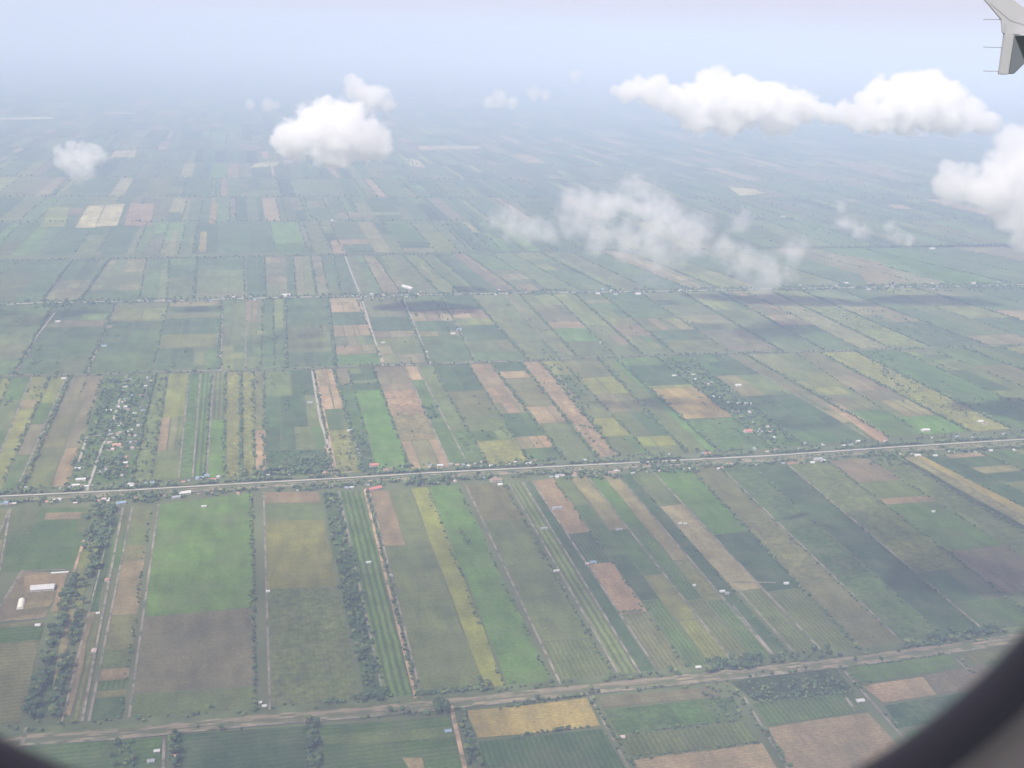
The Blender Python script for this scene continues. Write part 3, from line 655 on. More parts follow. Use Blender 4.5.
def wall_mesh(L, W, H, rise):
    l, w = L/2, W/2
    V = [(-l, -w, 0), (l, -w, 0), (l, w, 0), (-l, w, 0), (-l, -w, H), (l, -w, H), (l, w, H), (-l, w, H), (-l, 0, H+rise), (l, 0, H+rise)]
    return mesh('wall', V, [(0, 1, 5, 4), (1, 2, 6, 9, 5), (2, 3, 7, 6), (3, 0, 4, 8, 7), (3, 2, 1, 0)], M_WALL)
def roof_mesh(L, W, H, rise, mat, over=1.0, th=.25):
    l, w = L/2+over, W/2+over; s = rise/(W/2); he = H-over*s
    V = []
    for dz in (.06, th+.06):
        V += [(-l, -w, he+dz), (l, -w, he+dz), (l, 0, H+rise+dz), (-l, 0, H+rise+dz), (l, w, he+dz), (-l, w, he+dz)]
    Fc = [(6, 7, 8, 9), (9, 8, 10, 11), (3, 2, 1, 0), (5, 4, 2, 3), (0, 1, 7, 6), (4, 5, 11, 10), (1, 2, 8, 7), (2, 4, 10, 8), (3, 0, 6, 9), (5, 3, 9, 11)]
    return mesh('roof', V, Fc, mat)
def vault_mesh(L, W, H, mat):
    V, Fc = [], []; n = 12
    for x in (-L/2, L/2):
        for i in range(n+1): a = math.pi*i/n; V.append((x, -W/2*math.cos(a), H*math.sin(a)))
    for i in range(n): Fc.append((i, n+1+i, n+2+i, i+1))
    Fc += [tuple(range(n+1)), tuple(range(2*n+1, n, -1))]
    return mesh('cover', V, Fc, mat)
def building(x, y, rot, L, W, H, roof, label, cat='house', name='house', group=None, detail=True, kind='gable'):
    e = bpy.data.objects.new(name, None); COL.objects.link(e); e.location = (x, y, 0); e.rotation_euler = (0, 0, rot); tag(e, label, cat, group)
    if kind == 'vault':
        link('cover', vault_mesh(L, W, H, M_PLASTIC), e)
        V, Fc = [], []
        for i in range(5): xx = -L/2+L*i/4; box(V, Fc, xx-.15, xx+.15, -W/2-.25, -W/2+.02, 0, 1.2); box(V, Fc, xx-.15, xx+.15, W/2-.02, W/2+.25, 0, 1.2)
        link('frame', mesh('frame', V, Fc, M_FRAME), e)
        V, Fc = [], []; box(V, Fc, L/2+.02, L/2+.2, -1.5, 1.5, .02, H*.6); link('door', mesh('door', V, Fc, M_DOOR), e)
        return e
    rise = W*.22
    link('wall', wall_mesh(L, W, H, rise), e); link('roof', roof_mesh(L, W, H, rise, RM[roof]), e)
    if detail:
        V, Fc = [], []; box(V, Fc, -1, 1, -W/2-.12, -W/2-.02, .02, min(2.4, H-.4)); link('door', mesh('door', V, Fc, M_DOOR), e)
        k = max(1, int(L/7))
        for i in range(k):
            for s in (-1, 1):
                xx = s*(2.5+i*(L/2-3.5)/k) if L > 9 else s*L*.3
                V, Fc = [], []; box(V, Fc, xx-.7, xx+.7, -W/2-.1, -W/2-.02, 1, min(2.2, H-.3)); link('window', mesh('window', V, Fc, M_GLASS), e)
    return e
def hpx(px, py, wpx, roof, label, ratio=.62, rot=0., cat='house', name='house', kind='gable', H=None, group=None, detail=None):
    p = at(px, py); L = wpx*p.length/F_PX*1.0; W = L*ratio
    rr = R(rot)
    if W > L: L, W = W, L; rr += math.pi/2
    return building(p.x, p.y, rr, L, W, H or min(5, max(3, L*.22)), roof, label, cat, name, group, wpx > 5 if detail is None else detail, kind)
hpx(43, 589, 22, 'white', 'large low shed with pinkish white roof on bare red farmyard soil', .48, 0, 'shed', 'shed', H=5)
hpx(21, 605, 6.5, 'white', 'cream rounded tunnel shed standing end-on below the large farmyard shed', 3.0, 4, 'tunnel shed', 'tunnel_shed', 'vault', H=6)
hpx(38, 626, 4.5, 'white', 'tiny white hut below the farmyard fence by the dark tree belt', .9, 0, 'hut', 'hut')
hpx(60, 573.5, 16, 'white', 'thin white roofed row shed along the top edge of the farmyard', .14, 0, 'shed', 'shed', H=3, detail=False)
hpx(98, 614, 3.2, 'white', 'tiny white hut between two parallel tracks at left', .8, 0, 'hut', 'hut')
hpx(94, 652, 4, 'pink', 'small pinkish shed between the two parallel tracks, lower than the white hut', 1.6, 0, 'shed', 'shed')
hpx(107, 581, 3.5, 'orange', 'small orange shed between the two parallel tracks, above the white hut', 1.4, 0, 'shed', 'shed')
hpx(157, 752, 5.5, 'white', 'small white roofed farmhouse left of the straight drive, upper of three', .7)
hpx(151, 762, 7, 'grey', 'grey roofed farmhouse left of the straight drive near the frame bottom', .7)
hpx(175, 757, 6, 'orange', 'small farmhouse with orange roof right of the straight drive', .7)
hpx(178, 751, 4.5, 'blue', 'small blue roofed shed right of the straight drive', .7, cat='shed', name='shed')
hpx(260, 703.5, 3.6, 'white', 'tiny white hut left of its twin beside the canal track', .8, cat='hut', name='hut')
hpx(264.5, 707, 4.2, 'white', 'tiny white hut, the lower right one of a pair beside the canal track', .8, cat='hut', name='hut')
hpx(268, 592, 3.6, 'white', 'tiny white hut at the edge of the yellow-green field', .9, cat='hut', name='hut')
hpx(368.5, 563, 5, 'white', 'small white hut on the track crossing the striped orchard', .5, cat='hut', name='hut')
hpx(391, 577, 3, 'grey', 'narrow grey shed beside the orange track by the striped orchard', 1.8, 0, 'shed', 'shed')
hpx(448, 732, 7, 'blue', 'blue-grey roofed hut beside the orange path at the bottom', .6, cat='hut', name='hut')
hpx(373, 490, 19, 'red', 'long red roofed building below the main road at the head of the orange track', .3, 24, 'building', 'long_building', H=5)
hpx(325, 474, 5, 'orange', 'small orange and white house above the main road beside the lane junction', 1.3)
hpx(325.5, 483, 5, 'brown', 'small brown house just below the main road opposite the lane junction', .7)
hpx(556, 571.5, 6, 'white', 'white roofed hut beside the pale track left of the striped rows', .6, cat='hut', name='hut')
hpx(544, 529, 7, 'grey', 'pale grey shed near the top of the striped rows', .5, cat='shed', name='shed')
hpx(557, 509, 10, 'grey', 'long greyish shed on the narrow pink strip below the main road', .35, 0, 'shed', 'shed')
hpx(593, 563, 6, 'blue', 'blue-grey roofed hut at the top of the bare pink field', .8, cat='hut', name='hut')
hpx(587, 564.5, 3.6, 'pink', 'tiny pinkish hut beside the blue roofed hut at the pink field', .9, cat='hut', name='hut')
hpx(619, 530, 7, 'grey', 'faint grey shed between tan and green strips', .4, cat='shed', name='shed')
hpx(680, 524, 3.6, 'white', 'white hut at left of a pair beside the bright green field', .8, cat='hut', name='hut')
hpx(685, 524.5, 3, 'white', 'white hut at right of a pair beside the bright green field', .8, cat='hut', name='hut')
hpx(722, 592, 5, 'white', 'white roofed hut at the lower end of the beige strip', .7, cat='hut', name='hut')
hpx(727, 594, 4, 'grey', 'grey hut touching the white hut at the end of the beige strip', .7, cat='hut', name='hut')
hpx(694, 586, 3, 'white', 'tiny white hut between dark green and yellow strips', .8, cat='hut', name='hut')
hpx(786, 584, 4.6, 'white', 'bright white hut at the corner where a track meets the hedge', .7, cat='hut', name='hut')
hpx(860, 701.5, 8, 'white', 'white roofed house with pale yard among the nearest right fields', .55)
hpx(698, 668, 5.5, 'white', 'white hut among dark trees beside the near canal', .6, cat='hut', name='hut')
hpx(621, 738, 8, 'pink', 'pinkish white roofed hut at the corner of the nearest fields', .5, cat='hut', name='hut')
hpx(204, 507, 4.6, 'white', 'small white hut alone in the top of the big green field', .45, cat='hut', name='hut')
hpx(440, 466, 6, 'white', 'bright white roofed house above the road between two pale tracks', .6)
hpx(482, 467, 4, 'grey', 'grey roofed house, first of a cluster above the road', .8)
hpx(490, 466.5, 5, 'white', 'white roofed house in the middle of a cluster above the road', .7)
hpx(496, 481, 12, 'brown', 'tan building with brown roof below the road beside the grey-green field', .5, cat='building', name='building')
hpx(500, 485, 5, 'white', 'white shed at right of the tan building below the road', .7, cat='shed', name='shed')
hpx(350, 431, 5.5, 'white', 'white roofed house at the head of the short pale lane', .5)
hpx(420, 484.5, 6, 'grey', 'grey roofed shed in dark trees below the road', .6, cat='shed', name='shed')
hpx(388, 471, 9, 'brown', 'brown roofed house above the road beside the bright green strip', .7)
hpx(374, 466, 9, 'red', 'dull red roofed house above the road left of the brown one', .6)
hpx(529, 464, 5, 'white', 'white house above the road where the pink strip ends', .6)
hpx(540, 465, 6, 'brown', 'brown roofed house above the road right of the white one', .6)
hpx(559, 476, 6, 'grey', 'grey roofed house below the road above the green strips', .6)
hpx(574, 475, 5, 'orange', 'orange walled house below the road with a tall roof', 1.4)
hpx(612, 474, 10, 'brown', 'reddish brown roofed house below the road among trees', .6)
hpx(686.5, 469.5, 6.5, 'white', 'white roofed house below the road at the pinkish grey field', .6)
hpx(728, 465.5, 8, 'orange', 'orange-red roofed house below the road at a dark hedge', .6)
hpx(707, 454, 7, 'red', 'red roofed house just above the road right of centre', .5)
hpx(748, 432, 8, 'red', 'red and white house among shrubs above the road', .7)
hpx(917, 456, 6, 'white', 'bright white house below the road at the head of the golden strip', .6)
hpx(935, 456, 4, 'white', 'small white house right of the golden strip', .6)
hpx(818, 460, 8, 'grey', 'grey roofed shed below the road right of the pink pad', .6, cat='shed', name='shed')
hpx(812, 463, 4, 'white', 'tiny white shed touching the grey shed below the road', .8, cat='shed', name='shed')
hpx(925, 431, 8, 'white', 'white roofed house inside the deep green field above the road', .5)
hpx(859, 442, 6, 'white', 'faint white house between green field and pale pink strip', .6)
hpx(980, 422, 5, 'white', 'white house with dark neighbour far up the right fields', .7)
hpx(985, 424, 4.5, 'brown', 'dark roofed shed right of the white house far up the right fields', .7, cat='shed', name='shed')
hpx(804, 444, 5, 'grey', 'grey roofed house beside the straw coloured scrub', .7)
hpx(933, 512, 3, 'white', 'tiny white hut on a hedge in the right fields', .8, cat='hut', name='hut')
hpx(200, 479, 8, 'blue', 'bright blue roofed building, the larger one above the main road', .6, cat='building', name='building')
hpx(207, 476, 5, 'blue', 'smaller blue roofed house behind the bright blue building', .7)
hpx(213, 480, 5, 'red', 'small red roofed house right of the blue roofs', .7)
hpx(185, 494, 11, 'white', 'big white roofed building at the corner of the large green field', .5, 12, 'building', 'building')
hpx(176, 498, 8, 'grey', 'long grey roofed shed left of the big white building', .5, 10, 'shed', 'shed')
hpx(166, 496, 5, 'brown', 'brown roofed house left of the grey shed below the road', .6)
hpx(48, 502, 5, 'orange', 'orange roofed house in the white cluster below the road at left', .7)
hpx(53.5, 501.5, 7, 'white', 'white building in the cluster below the road at left', .8, cat='building', name='building')
hpx(59, 500.5, 4, 'white', 'narrow white house at right end of the cluster below the road', 1.2)
hpx(4, 504, 8, 'blue', 'blue roofed shed at the left frame edge below the road', .6, cat='shed', name='shed')
hpx(131, 486.5, 6, 'white', 'bright white house right beside the main road at left', .5)
hpx(121, 504, 9, 'blue', 'slate blue roofed house in trees below the road', .5, 15)
hpx(106, 500, 7, 'pink', 'pink walled house below the road beside the slate blue roof', .8)
hpx(81, 480.5, 9, 'white', 'long white roofed house at the foot of the village lane', .4)
hpx(76, 486, 7, 'white', 'white house just above the road left of the village lane', .5)
hpx(78, 469, 5, 'white', 'small white house left of the village lane bend', .6)
hpx(103, 472, 6, 'grey', 'grey roofed house right of the village lane among trees', .7)
hpx(117, 446, 8, 'orange', 'orange roofed hall in the bare pinkish compound', .7, cat='building', name='building')
hpx(111, 450, 6, 'pink', 'pink roofed house in the bare pinkish compound', .7)
hpx(123, 408, 8, 'white', 'bright white building halfway up the village lane', .4, cat='building', name='building')
hpx(109, 411, 5, 'white', 'white house left of the lane halfway up the village', .7)
hpx(58, 322, 4, 'white', 'white house beside the far left pale lane', .7); hpx(64, 379, 4, 'white', 'white hut just below the far lane crossing at left', .7, cat='hut', name='hut')
hpx(104, 346.5, 4.5, 'blue', 'pale blue roofed house beside the second far lane', .6); hpx(110, 327, 4, 'brown', 'brown roofed house beside the second far lane, higher up', .6)
hpx(286, 296, 8, 'white', 'big white building on the far road by pink strips', .6, cat='building', name='building')
hpx(284, 298, 5, 'pink', 'pinkish house touching the big white building on the far road', .6)
hpx(408, 288, 5, 'white', 'long white warehouse standing end-on above the far village', 3.2, 30, cat='warehouse', name='warehouse')
hpx(453, 334, 4, 'white', 'white house beside the far field lane right of centre', .6); hpx(383, 343, 3, 'white', 'white hut beside the straw coloured far field', .6, cat='hut', name='hut')
hpx(426, 352, 3, 'white', 'white hut on the hedge of the far middle fields', .6, cat='hut', name='hut'); hpx(459, 330, 5, 'blue', 'pale blue shed above the white house by the far field lane', .6, cat='shed', name='shed')
hpx(310, 403, 5, 'grey', 'grey roofed hut in the wide green field beside the pink one', .6, cat='hut', name='hut')
hpx(674, 376, 4, 'white', 'white hut at the head of the dark field left of the scattered village', .5, cat='hut', name='hut')
hpx(741, 404.5, 9, 'white', 'long white house in the scattered village right of centre', .35); hpx(749, 404, 4, 'white', 'small white house right of the long white one in the scattered village', .8)
hpx(738, 386, 6, 'white', 'pale house at the upper part of the scattered village', .6); hpx(601, 343, 3, 'white', 'tiny white hut on a hedge of the far strips', .6, cat='hut', name='hut')
hpx(638, 294.5, 5, 'white', 'white building on the far road right of centre', .7, cat='building', name='building'); hpx(598, 294, 4, 'white', 'white house on the far road, left of the white building', .7)
hpx(845, 284, 6, 'white', 'white building by the far road under the cloud shadow at right', .6, cat='building', name='building')
hpx(333, 221, 4, 'white', 'very distant white building beside a far field', .6, cat='building', name='building')
hpx(932, 249, 5, 'white', 'very distant white building on the right plain', .5, cat='building', name='building'); hpx(783, 217, 4, 'orange', 'very distant reddish building right of the broken cloud', .6, cat='building', name='building')
rh = random.Random(11)
def scatter(n, fn, group, label, wr=(2.0, 3.9)):
    for _ in range(n):
        x, y = fn(); rc = rh.choice(('white', 'white', 'grey', 'grey', 'brown', 'orange', 'pink', 'blue'))
        g = group+' with %s roofs' % rc
        hpx(x, y, rh.uniform(*wr), rc, label % rc, rh.uniform(.6, .9), rh.choice((0, 0, 90, 15)), group=g, detail=False)
scatter(60, lambda: (lambda x: (x, interp(MAIN, x)-rh.uniform(3.5, 8)))(rh.uniform(0, 1024)), 'small houses above the main road', 'tiny %s roofed house among trees along the upper side of the main road')
scatter(50, lambda: (lambda x: (x, interp(MAIN, x)+rh.uniform(7.5, 11)))(rh.uniform(0, 1024)), 'small houses below the main road', 'tiny %s roofed house among trees along the lower side of the main road')
scatter(52, lambda: (lambda y: (115+(480-y)*.25+rh.uniform(-16, 12), y))(rh.uniform(378, 478)), 'small village houses on the left lane', 'tiny %s roofed village house among trees near the left pale lane')
scatter(28, lambda: (lambda s: (672+s*105+rh.uniform(-8, 10), 360+s*80))(rh.random()), 'small houses of the scattered village', 'tiny %s roofed house scattered in the straw coloured village strip right of centre')
scatter(60, lambda: (lambda x: (x, interp(R3, x)+rh.uniform(-3, 3)))(rh.choice((rh.uniform(360, 425), rh.uniform(480, 700), rh.uniform(130, 260), rh.uniform(800, 1000)))), 'distant houses on the far road', 'tiny distant %s roofed house among trees along the far road', (2, 3.6))

# ------------------------------------------------------------------ aeroplane wing tip
def plate(name, outline, y0, y1, mat, parent=None, bevel=.008):
    """outline in (along RIGHT, up) metres round CAM, thickness along HEAD from y0 to y1"""
    V = []; n = len(outline)
    for d in (y0, y1):
        for s, z in outline: p = CAM+RIGHT*s+HEAD*d+Vector((0, 0, z)); V.append(p)
    Fc = [tuple(range(n)), tuple(range(2*n-1, n-1, -1))]+[(i, n+i, n+(i+1) % n, (i+1) % n) for i in range(n)]
    me = mesh(name, V, Fc, mat); bm = bmesh.new(); bm.from_mesh(me); bmesh.ops.recalc_face_normals(bm, faces=bm.faces)
    if bevel: bmesh.ops.bevel(bm, geom=list(bm.edges), offset=bevel, segments=2, affect='EDGES')
    bm.to_mesh(me); bm.free()
    return link(name, me, parent)
WD = 14.0
def onp(px, py, D=WD): d = ray(px, py); t = D/d.dot(HEAD); return (d.dot(RIGHT)*t, d.z*t)
M_WING = simple('pale_grey_aircraft_paint', (.43, .435, .44), .45, 2.0, .94, 1.05); M_WINGSHADE = simple('wing_shade_aircraft_paint', (.17, .19, .21), .5, 2.0, .92, 1.06)  # second paint: the wing's shade on the lower fin, put into a darker grey
wing = bpy.data.objects.new('wing_tip', None); COL.objects.link(wing)
tag(wing, 'pale grey aeroplane wing tip fence with three thin wicks at the upper right corner', 'wing tip')
up = plate('upper_fin', [onp(*q) for q in ((1001, 20), (985, 1), (972, -16), (968, -26), (984, -26), (1003, -8), (1022, 6), (1040, 12), (1085, 20), (1085, 36), (1014, 34.9), (1004.5, 34.3), (1002, 33))], WD, WD+.022, M_WING, wing)
lo = plate('lower_fin', [onp(*q) for q in ((1004.6, 33.6), (999, 74.5), (1008, 74.5), (1014, 34.6))], WD-.02, WD+.05, M_WING, wing)
lo2 = plate('lower_fin_shaded', [onp(*q) for q in ((1013.6, 35), (1008.2, 74), (1014, 74), (1024, 64), (1060, 42), (1060, 36.4))], WD-.005, WD+.04, M_WINGSHADE, wing)
def rod(name, a, b_, r_, mat, parent):
    d = (b_-a).normalized(); u = d.orthogonal().normalized(); w = d.cross(u); V, Fc = [], []
    for p in (a, b_):
        for i in range(8): t = i*math.pi/4; V.append(p+(u*math.cos(t)+w*math.sin(t))*r_)
    for i in range(8): Fc.append((i, (i+1) % 8, 8+(i+1) % 8, 8+i))
    Fc += [tuple(range(7, -1, -1)), tuple(range(8, 16))]
    return link(name, mesh(name, V, Fc, mat), parent)
M_WICK = simple('wick_grey', (.30, .30, .33))
for (x0, y0, x1, y1) in ((984, 19.3, 1004, 19.5), (984, 47, 1004, 47.5), (984, 71, 1001, 71.3)):
    a, b_ = onp(x0, y0), onp(x1, y1)
    rod('static_wick', CAM+RIGHT*a[0]+HEAD*(WD+.02)+Vector((0, 0, a[1])), CAM+RIGHT*b_[0]+HEAD*(WD+.02)+Vector((0, 0, b_[1])), .0042, M_WICK, wing)
M_SEAM = simple('panel_seam', (.33, .33, .34))
for (xa, ya), (xb_, yb_) in (((990, 3), (1010, 20)), ((1010, 20), (1040, 29)), ((1005, 24), (1004, 33))):
    a, b_ = onp(xa, ya), onp(xb_, yb_); dz = -.028 if ya > 40 else -.008
    rod('panel_seam', CAM+RIGHT*a[0]+HEAD*(WD+dz)+Vector((0, 0, a[1])), CAM+RIGHT*b_[0]+HEAD*(WD+dz)+Vector((0, 0, b_[1])), -.0012+.003, M_SEAM, wing)
# the wing itself runs inboard from the fence towards the fuselage
te, le = onp(1014, 34), onp(1075, 34)
def wp(s, d, z): return CAM+RIGHT*s+HEAD*d+Vector((0, 0, z))
V = []
for d, s0, s1, z, th in ((WD-.02, te[0], te[0]+1.1, te[1], .05), (WD-6.5, te[0]+1.7, te[0]+5.2, te[1]-.35, .28), (2.0, te[0]+4.5, te[0]+12, te[1]-1.5, .6)):
    V += [wp(s0, d, z), wp(s0+(s1-s0)*.45, d, z+th*.6), wp(s1, d, z+th*.1), wp(s0+(s1-s0)*.45, d, z-th*.4)]
Fc = [(0, 3, 2, 1), (8, 9, 10, 11)]
for k in (0, 4):
    for i in range(4): Fc.append((k+i, k+(i+1) % 4, k+4+(i+1) % 4, k+4+i))
link('wing_panel', mesh('wing_panel', V, Fc, M_WING), wing)

# ------------------------------------------------------------------ cabin window the photograph is taken through
K = .17/.24
def sup(th, grow=0., n=2.82):
    a, b_ = .17359*K+grow+.0016, .24252*K+grow+.0016; c, s = math.cos(th), math.sin(th)
    x = a*math.copysign(abs(c)**(2/n), c); y = b_*math.copysign(abs(s)**(2/n), s); ro = -.05215
    return (-.01434*K + x*math.cos(ro)-y*math.sin(ro), .04812*K + x*math.sin(ro)+y*math.cos(ro))
NS = 160
def loft(name, rings, mat, parent, closed=False, rough=None):
    """rings of (grow, depth from the camera along HEAD)"""
    V, Fc = [], []
    for g_, d in rings:
        for i in range(NS): x, z = sup(2*math.pi*i/NS, g_); V.append(CAM+RIGHT*x+HEAD*d+Vector((0, 0, z)))
    m_ = len(rings)
    for k in range(m_ if closed else m_-1):
        k2 = (k+1) % m_
        for i in range(NS): j = (i+1) % NS; Fc.append((k*NS+i, k*NS+j, k2*NS+j, k2*NS+i))
    me = mesh(name, V, Fc, mat, True); return link(name, me, parent)
M_SEAL = simple('dark_rubber', (.105, .11, .14), .6); M_TRIM = simple('warm_grey_cabin_plastic', (.47, .46, .45), .6)
win = bpy.data.objects.new('cabin_window', None); COL.objects.link(win)
tag(win, 'out of focus dark rimmed cabin window with warm grey surround', 'aircraft window')
loft('seal', [(.0014, .170), (.0018, .166), (.003, .1645), (.0048, .164), (.0054, .166), (.0054, .172), (.0035, .174), (.0014, .173)], M_SEAL, win, True)
loft('surround', [(.0054, .1655), (.0066, .1645), (.013, .150), (.024, .128), (.034, .112), (.043, .104), (.055, .1015), (.30, .1015), (.30, .165), (.0054, .174)], M_TRIM, win)
V, Fc = [], []
for d in (.1685, .1705):
    for i in range(NS): x, z = sup(2*math.pi*i/NS, .0018); V.append(CAM+RIGHT*x+HEAD*d+Vector((0, 0, z)))
Fc = [tuple(range(NS)), tuple(range(2*NS-1, NS-1, -1))]+[(i, NS+i, NS+(i+1) % NS, (i+1) % NS) for i in range(NS)]
pm = bpy.data.materials.new('acrylic_pane'); pm.use_nodes = True; pm.node_tree.nodes.clear(); pn = pm.node_tree
ptr = nd(pn, 'ShaderNodeBsdfTransparent'); ptr.inputs[0].default_value = (.985, .985, .985, 1); pgl = nd(pn, 'ShaderNodeBsdfGlossy'); pgl.inputs['Roughness'].default_value = .02
pmx = nd(pn, 'ShaderNodeMixShader'); pmx.inputs[0].default_value = .008; po = nd(pn, 'ShaderNodeOutputMaterial')
pn.links.new(ptr.outputs[0], pmx.inputs[1]); pn.links.new(pgl.outputs[0], pmx.inputs[2]); pn.links.new(pmx.outputs[0], po.inputs[0])
link('pane', mesh('pane', V, Fc, pm), win)
# cabin side wall, ceiling, floor round the seat: back left open so sky light brightens the window surround
sh = bpy.data.objects.new('aircraft_cabin', None); COL.objects.link(sh); tag(sh, kind='structure')
def slab(name, s0, s1, d0, d1, z0, z1, mat, parent):
    V = [wp(s, d, z) for z in (z0, z1) for s, d in ((s0, d0), (s1, d0), (s1, d1), (s0, d1))]
    Fc = [(3, 2, 1, 0), (4, 5, 6, 7), (0, 1, 5, 4), (1, 2, 6, 5), (2, 3, 7, 6), (3, 0, 4, 7)]
    return link(name, mesh(name, V, Fc, mat), parent)
a_, b2_ = .17359*K+.28, .24252*K+.28
for nm, q in (('ceiling', (-1.6, 1.6, -2.5, .17, 1.0, 1.05)), ('floor', (-1.6, 1.6, -2.5, .17, -1.1, -1.05)), ('bulkhead', (-1.65, -1.6, -2.5, .17, -1.1, 1.05)), ('bulkhead', (1.6, 1.65, -2.5, .17, -1.1, 1.05)),
              ('side_wall', (-1.65, -.33, .11, .165, -1.1, 1.05)), ('side_wall', (.33, 1.65, .11, .165, -1.1, 1.05)),
              ('side_wall', (-.33, .33, .112, .163, .38, 1.05)), ('side_wall', (-.33, .33, .112, .163, -1.1, -.33))):
    slab(nm, *q, M_TRIM, sh)

# ------------------------------------------------------------------ clouds
def cloud(label, blobs, dist, dens=.05, k=2.6, noise=1.1, nscale=.006, soft=.25, group=None, hull=1.3, bias=.02, sm=.12):
    """blobs: (px, py, radius px, depth offset in radii) put on a vertical plane at the given distance ahead; true 3-D density inside a closed hull"""
    B = []
    for q in blobs:
        px, py, r_ = q[:3]; off = q[3] if len(q) > 3 else 0
        d = ray(px, py); t = dist/d.dot(HEAD); rm = r_*t/F_PX
        c = CAM+d*t+HEAD*off*rm; B.append((c, rm))
    return cloud_w(label, B, dens, k, noise, nscale, soft, group, hull, bias, sm)
NCL = [0]
def cloud_w(label, B, dens, k, noise, nscale, soft, group=None, hull=1.3, bias=.02, sm=.12):
    NCL[0] += 1
    org = sum((b_[0] for b_ in B), Vector())/len(B)
    bm = bmesh.new()
    for c, r_ in B:
        mt_ = Matrix.Translation(c-org) @ Matrix.Diagonal((r_*hull, r_*hull, r_*hull*.93, 1)); bmesh.ops.create_icosphere(bm, subdivisions=3, radius=1, matrix=mt_)
    me = bpy.data.meshes.new('cloud'); bm.to_mesh(me); bm.free()
    o = link('cloud', me); o.location = org
    rmd = o.modifiers.new('union', 'REMESH'); rmd.mode = 'VOXEL'; rmd.voxel_size = min(r_ for _, r_ in B)*.22
    dg = bpy.context.evaluated_depsgraph_get(); me2 = bpy.data.meshes.new_from_object(o.evaluated_get(dg)); o.modifiers.clear(); o.data = me2; bpy.data.meshes.remove(me); me2.name = 'cloud'
    mt = bpy.data.materials.new('cloud_vapour'); mt.use_nodes = True; nt = mt.node_tree; nt.nodes.clear(); L = nt.links.new
    g = nd(nt, 'ShaderNodeNewGeometry')
    n1 = nd(nt, 'ShaderNodeTexNoise'); n1.inputs['Scale'].default_value = nscale; n1.inputs['Detail'].default_value = 8; n1.inputs['Roughness'].default_value = .66
    L(g.outputs['Position'], n1.inputs[0])
    prev = None
    for c, r_ in B:
        dn = nd(nt, 'ShaderNodeVectorMath', operation='DISTANCE'); dn.inputs[1].default_value = c; L(g.outputs['Position'], dn.inputs[0])
        dv = nd(nt, 'ShaderNodeMath', operation='MULTIPLY'); dv.inputs[1].default_value = 1/r_; L(dn.outputs['Value'], dv.inputs[0])
        if prev is None: prev = dv.outputs[0]
        else:
            mn = nd(nt, 'ShaderNodeMath', operation='SMOOTH_MIN'); mn.inputs[2].default_value = sm; L(prev, mn.inputs[0]); L(dv.outputs[0], mn.inputs[1]); prev = mn.outputs[0]
    # inside = 1 - d + noise*(n-.5)
    nn = nd(nt, 'ShaderNodeMath', operation='MULTIPLY_ADD'); nn.inputs[1].default_value = noise*2; nn.inputs[2].default_value = -noise+1.0+bias; L(n1.outputs[0], nn.inputs[0])
    sb = nd(nt, 'ShaderNodeMath', operation='SUBTRACT'); L(nn.outputs[0], sb.inputs[0]); L(prev, sb.inputs[1])
    r = nd(nt, 'ShaderNodeMapRange', interpolation_type='SMOOTHSTEP'); r.inputs['From Min'].default_value = 0; r.inputs['From Max'].default_value = soft
    r.inputs['To Min'].default_value = 0; r.inputs['To Max'].default_value = dens; L(sb.outputs[0], r.inputs[0])
    v = nd(nt, 'ShaderNodeVolumePrincipled'); v.inputs['Color'].default_value = (.999, .998, .999, 1); v.inputs['Anisotropy'].default_value = .1; L(r.outputs[0], v.inputs['Density'])
    oo = nd(nt, 'ShaderNodeOutputMaterial'); L(v.outputs[0], oo.inputs['Volume']); me2.materials.clear(); me2.materials.append(mt)
    tag(o, label, 'cloud', group); return o
CLOUDS = True
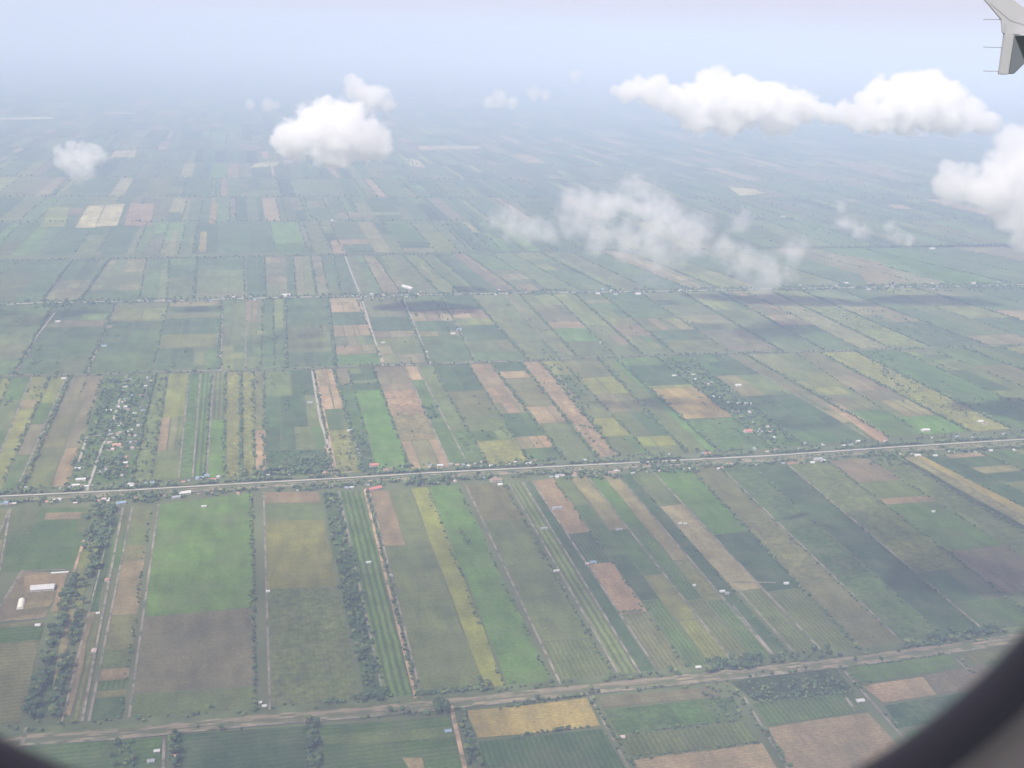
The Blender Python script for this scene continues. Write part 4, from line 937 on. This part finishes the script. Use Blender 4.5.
if CLOUDS:
    cloud('bright heaped white cloud left of centre below the horizon haze', [(290, 140, 18), (306, 136, 20, .3), (322, 126, 24), (330, 140, 26, .2), (350, 128, 24, -.3), (364, 138, 22), (376, 142, 16), (380, 148, 12), (340, 112, 14), (326, 102, 8), (318, 108, 8), (300, 150, 10), (320, 150, 12), (345, 150, 14), (366, 150, 12)], 4000, .026, noise=1.25, nscale=.020, soft=.2, bias=.08, hull=1.55)
    cloud('small puffy cloud just above right of the bright heaped cloud', [(351, 82, 8), (356, 90, 11), (366, 96, 13), (378, 98, 12), (386, 103, 9), (370, 106, 9)], 4300, .022, noise=1.2, nscale=.028, soft=.28, bias=.1, hull=1.7)
    cloud('small isolated ragged white cloud at far left', [(64, 156, 11), (74, 160, 14), (86, 158, 14), (96, 155, 10), (78, 172, 10), (88, 170, 9), (70, 146, 6)], 3900, .016, noise=1.5, nscale=.026, soft=.4, bias=.1, hull=1.8)
    cloud('long white cloud bank with a domed top right of centre', [(628, 92, 12), (642, 88, 12), (652, 92, 16), (670, 97, 15), (686, 104, 18), (708, 80, 13), (722, 78, 12), (738, 88, 15), (712, 100, 22), (740, 104, 26), (768, 104, 22), (785, 108, 22), (805, 110, 16), (825, 113, 12), (842, 114, 12), (714, 74, 9), (698, 92, 13), (760, 92, 12), (662, 84, 9), (700, 118, 18), (730, 120, 18), (775, 122, 14), (615, 90, 6), (690, 92, 12)], 4300, .026, noise=1.2, nscale=.018, soft=.2, bias=.06, hull=1.5)
    cloud('bright domed cumulus below the wing tip', [(862, 106, 13), (880, 92, 15), (906, 80, 10), (930, 78, 11), (900, 86, 14), (896, 100, 20), (925, 86, 16), (938, 88, 13), (950, 98, 16), (920, 106, 26), (945, 112, 22), (968, 114, 17), (985, 122, 13), (880, 116, 20), (860, 118, 16), (905, 124, 14), (950, 126, 12)], 4400, .026, noise=1.15, nscale=.018, soft=.2, bias=.06, hull=1.5)
    cloud('large soft cloud cut by the right edge of the picture', [(1024, 140, 16), (1012, 158, 20), (1030, 165, 26), (1008, 180, 18), (1000, 198, 20), (1020, 200, 24), (1028, 222, 20), (958, 172, 11), (952, 184, 18), (968, 182, 18), (984, 190, 20), (940, 186, 12), (948, 168, 10), (1045, 180, 30), (1010, 140, 16), (1015, 178, 30), (994, 182, 20), (1010, 218, 16), (1024, 235, 14), (970, 178, 14)], 2900, .02, noise=1.25, nscale=.016, soft=.4, bias=.14, hull=1.5)
    WK = dict(hull=1.8, bias=.2, sm=.5, noise=2.3, soft=1.2)
    cloud('ragged translucent cloud wisps over the middle distance fields', [(572, 200, 15), (575, 225, 16), (585, 205, 20), (610, 208, 22), (640, 205, 24), (665, 228, 26), (695, 226, 18), (625, 238, 26), (655, 252, 24), (600, 240, 18), (685, 248, 18), (640, 194, 12)], 2900, .0125, nscale=.013, **WK)
    cloud('thin torn cloud wisps trailing right of the translucent cloud', [(725, 250, 15), (745, 262, 19), (770, 268, 20), (790, 252, 18), (742, 220, 12), (765, 282, 14)], 2800, .0105, nscale=.015, **WK)
    cloud('faint wisp at the left end of the translucent clouds', [(492, 220, 12), (510, 224, 16), (530, 226, 16), (550, 232, 12)], 2900, .014, nscale=.016, **WK)
    cloud('small faint wisp at right of the torn wisps', [(840, 210, 9), (844, 220, 12), (858, 232, 9)], 2900, .016, nscale=.02, **WK)
    cloud('smallest faint wisp nearest the right hand cloud', [(890, 226, 7), (896, 235, 9), (910, 241, 6)], 2900, .016, nscale=.02, **WK)
    cloud('tiny low puff between the two cloud banks near the horizon', [(500, 99, 9), (490, 103, 7), (512, 102, 7), (534, 93, 7), (545, 95, 6), (576, 76, 6)], 4800, .013, noise=1.3, nscale=.028, soft=.35, bias=.12, hull=1.7)
    cloud('pair of tiny faint puffs left of the bright heaped cloud', [(250, 104, 6), (268, 104, 7), (276, 105, 5)], 4800, .012, noise=.9, nscale=.016, soft=.4)
    # cumulus riding above the frame: their shadows lie on the fields
    def above(px, py, rad_m, alt, label):
        p = at(px, py); q = p+SUND*(alt/SUND.z); B = []
        rr = random.Random(int(px))
        for k_ in range(6): B.append((q+Vector((rr.uniform(-1, 1)*rad_m, rr.uniform(-.6, .6)*rad_m, rr.uniform(-.1, .15)*rad_m)), rad_m*rr.uniform(.35, .6)))
        cloud_w(label, B, .007, 2, 1.0, .008, .5)
    SH = [(880, 548, 190, 2100, 'cloud high above the right fields out of the picture'), (965, 590, 150, 2300, 'smaller cloud high above the right corner fields out of the picture'), (790, 500, 90, 2200, 'tiny cloud high above the fields right of centre'), (285, 342, 130, 2600, 'cloud high above the left far fields out of the picture'), (20, 318, 180, 2700, 'cloud high above the far left fields out of the picture'), (760, 332, 220, 2700, 'cloud high above the middle far fields')]
    for s_ in SH: above(*s_)
    rr = random.Random(2); B = []  # broad unseen cloud sheet, added to darken the near fields and haze
    for gx, gy in ((-500, 1500), (-100, 900), (0, 1900), (500, 1250), (600, 2000), (1100, 900), (1150, 1600), (1700, 1400), (1700, 2050), (200, 1500), (900, 2150), (-700, 2100)):
        q = Vector((gx, gy, 0))+SUND*(2900/SUND.z); B.append((q+Vector((0, 0, rr.uniform(-60, 60))), rr.uniform(380, 460)))
    cloud_w('unseen thin cloud sheet added high up to dim the nearest fields', B, .0011, 2, .9, .002, .8, None, 1.3, .1, .5)
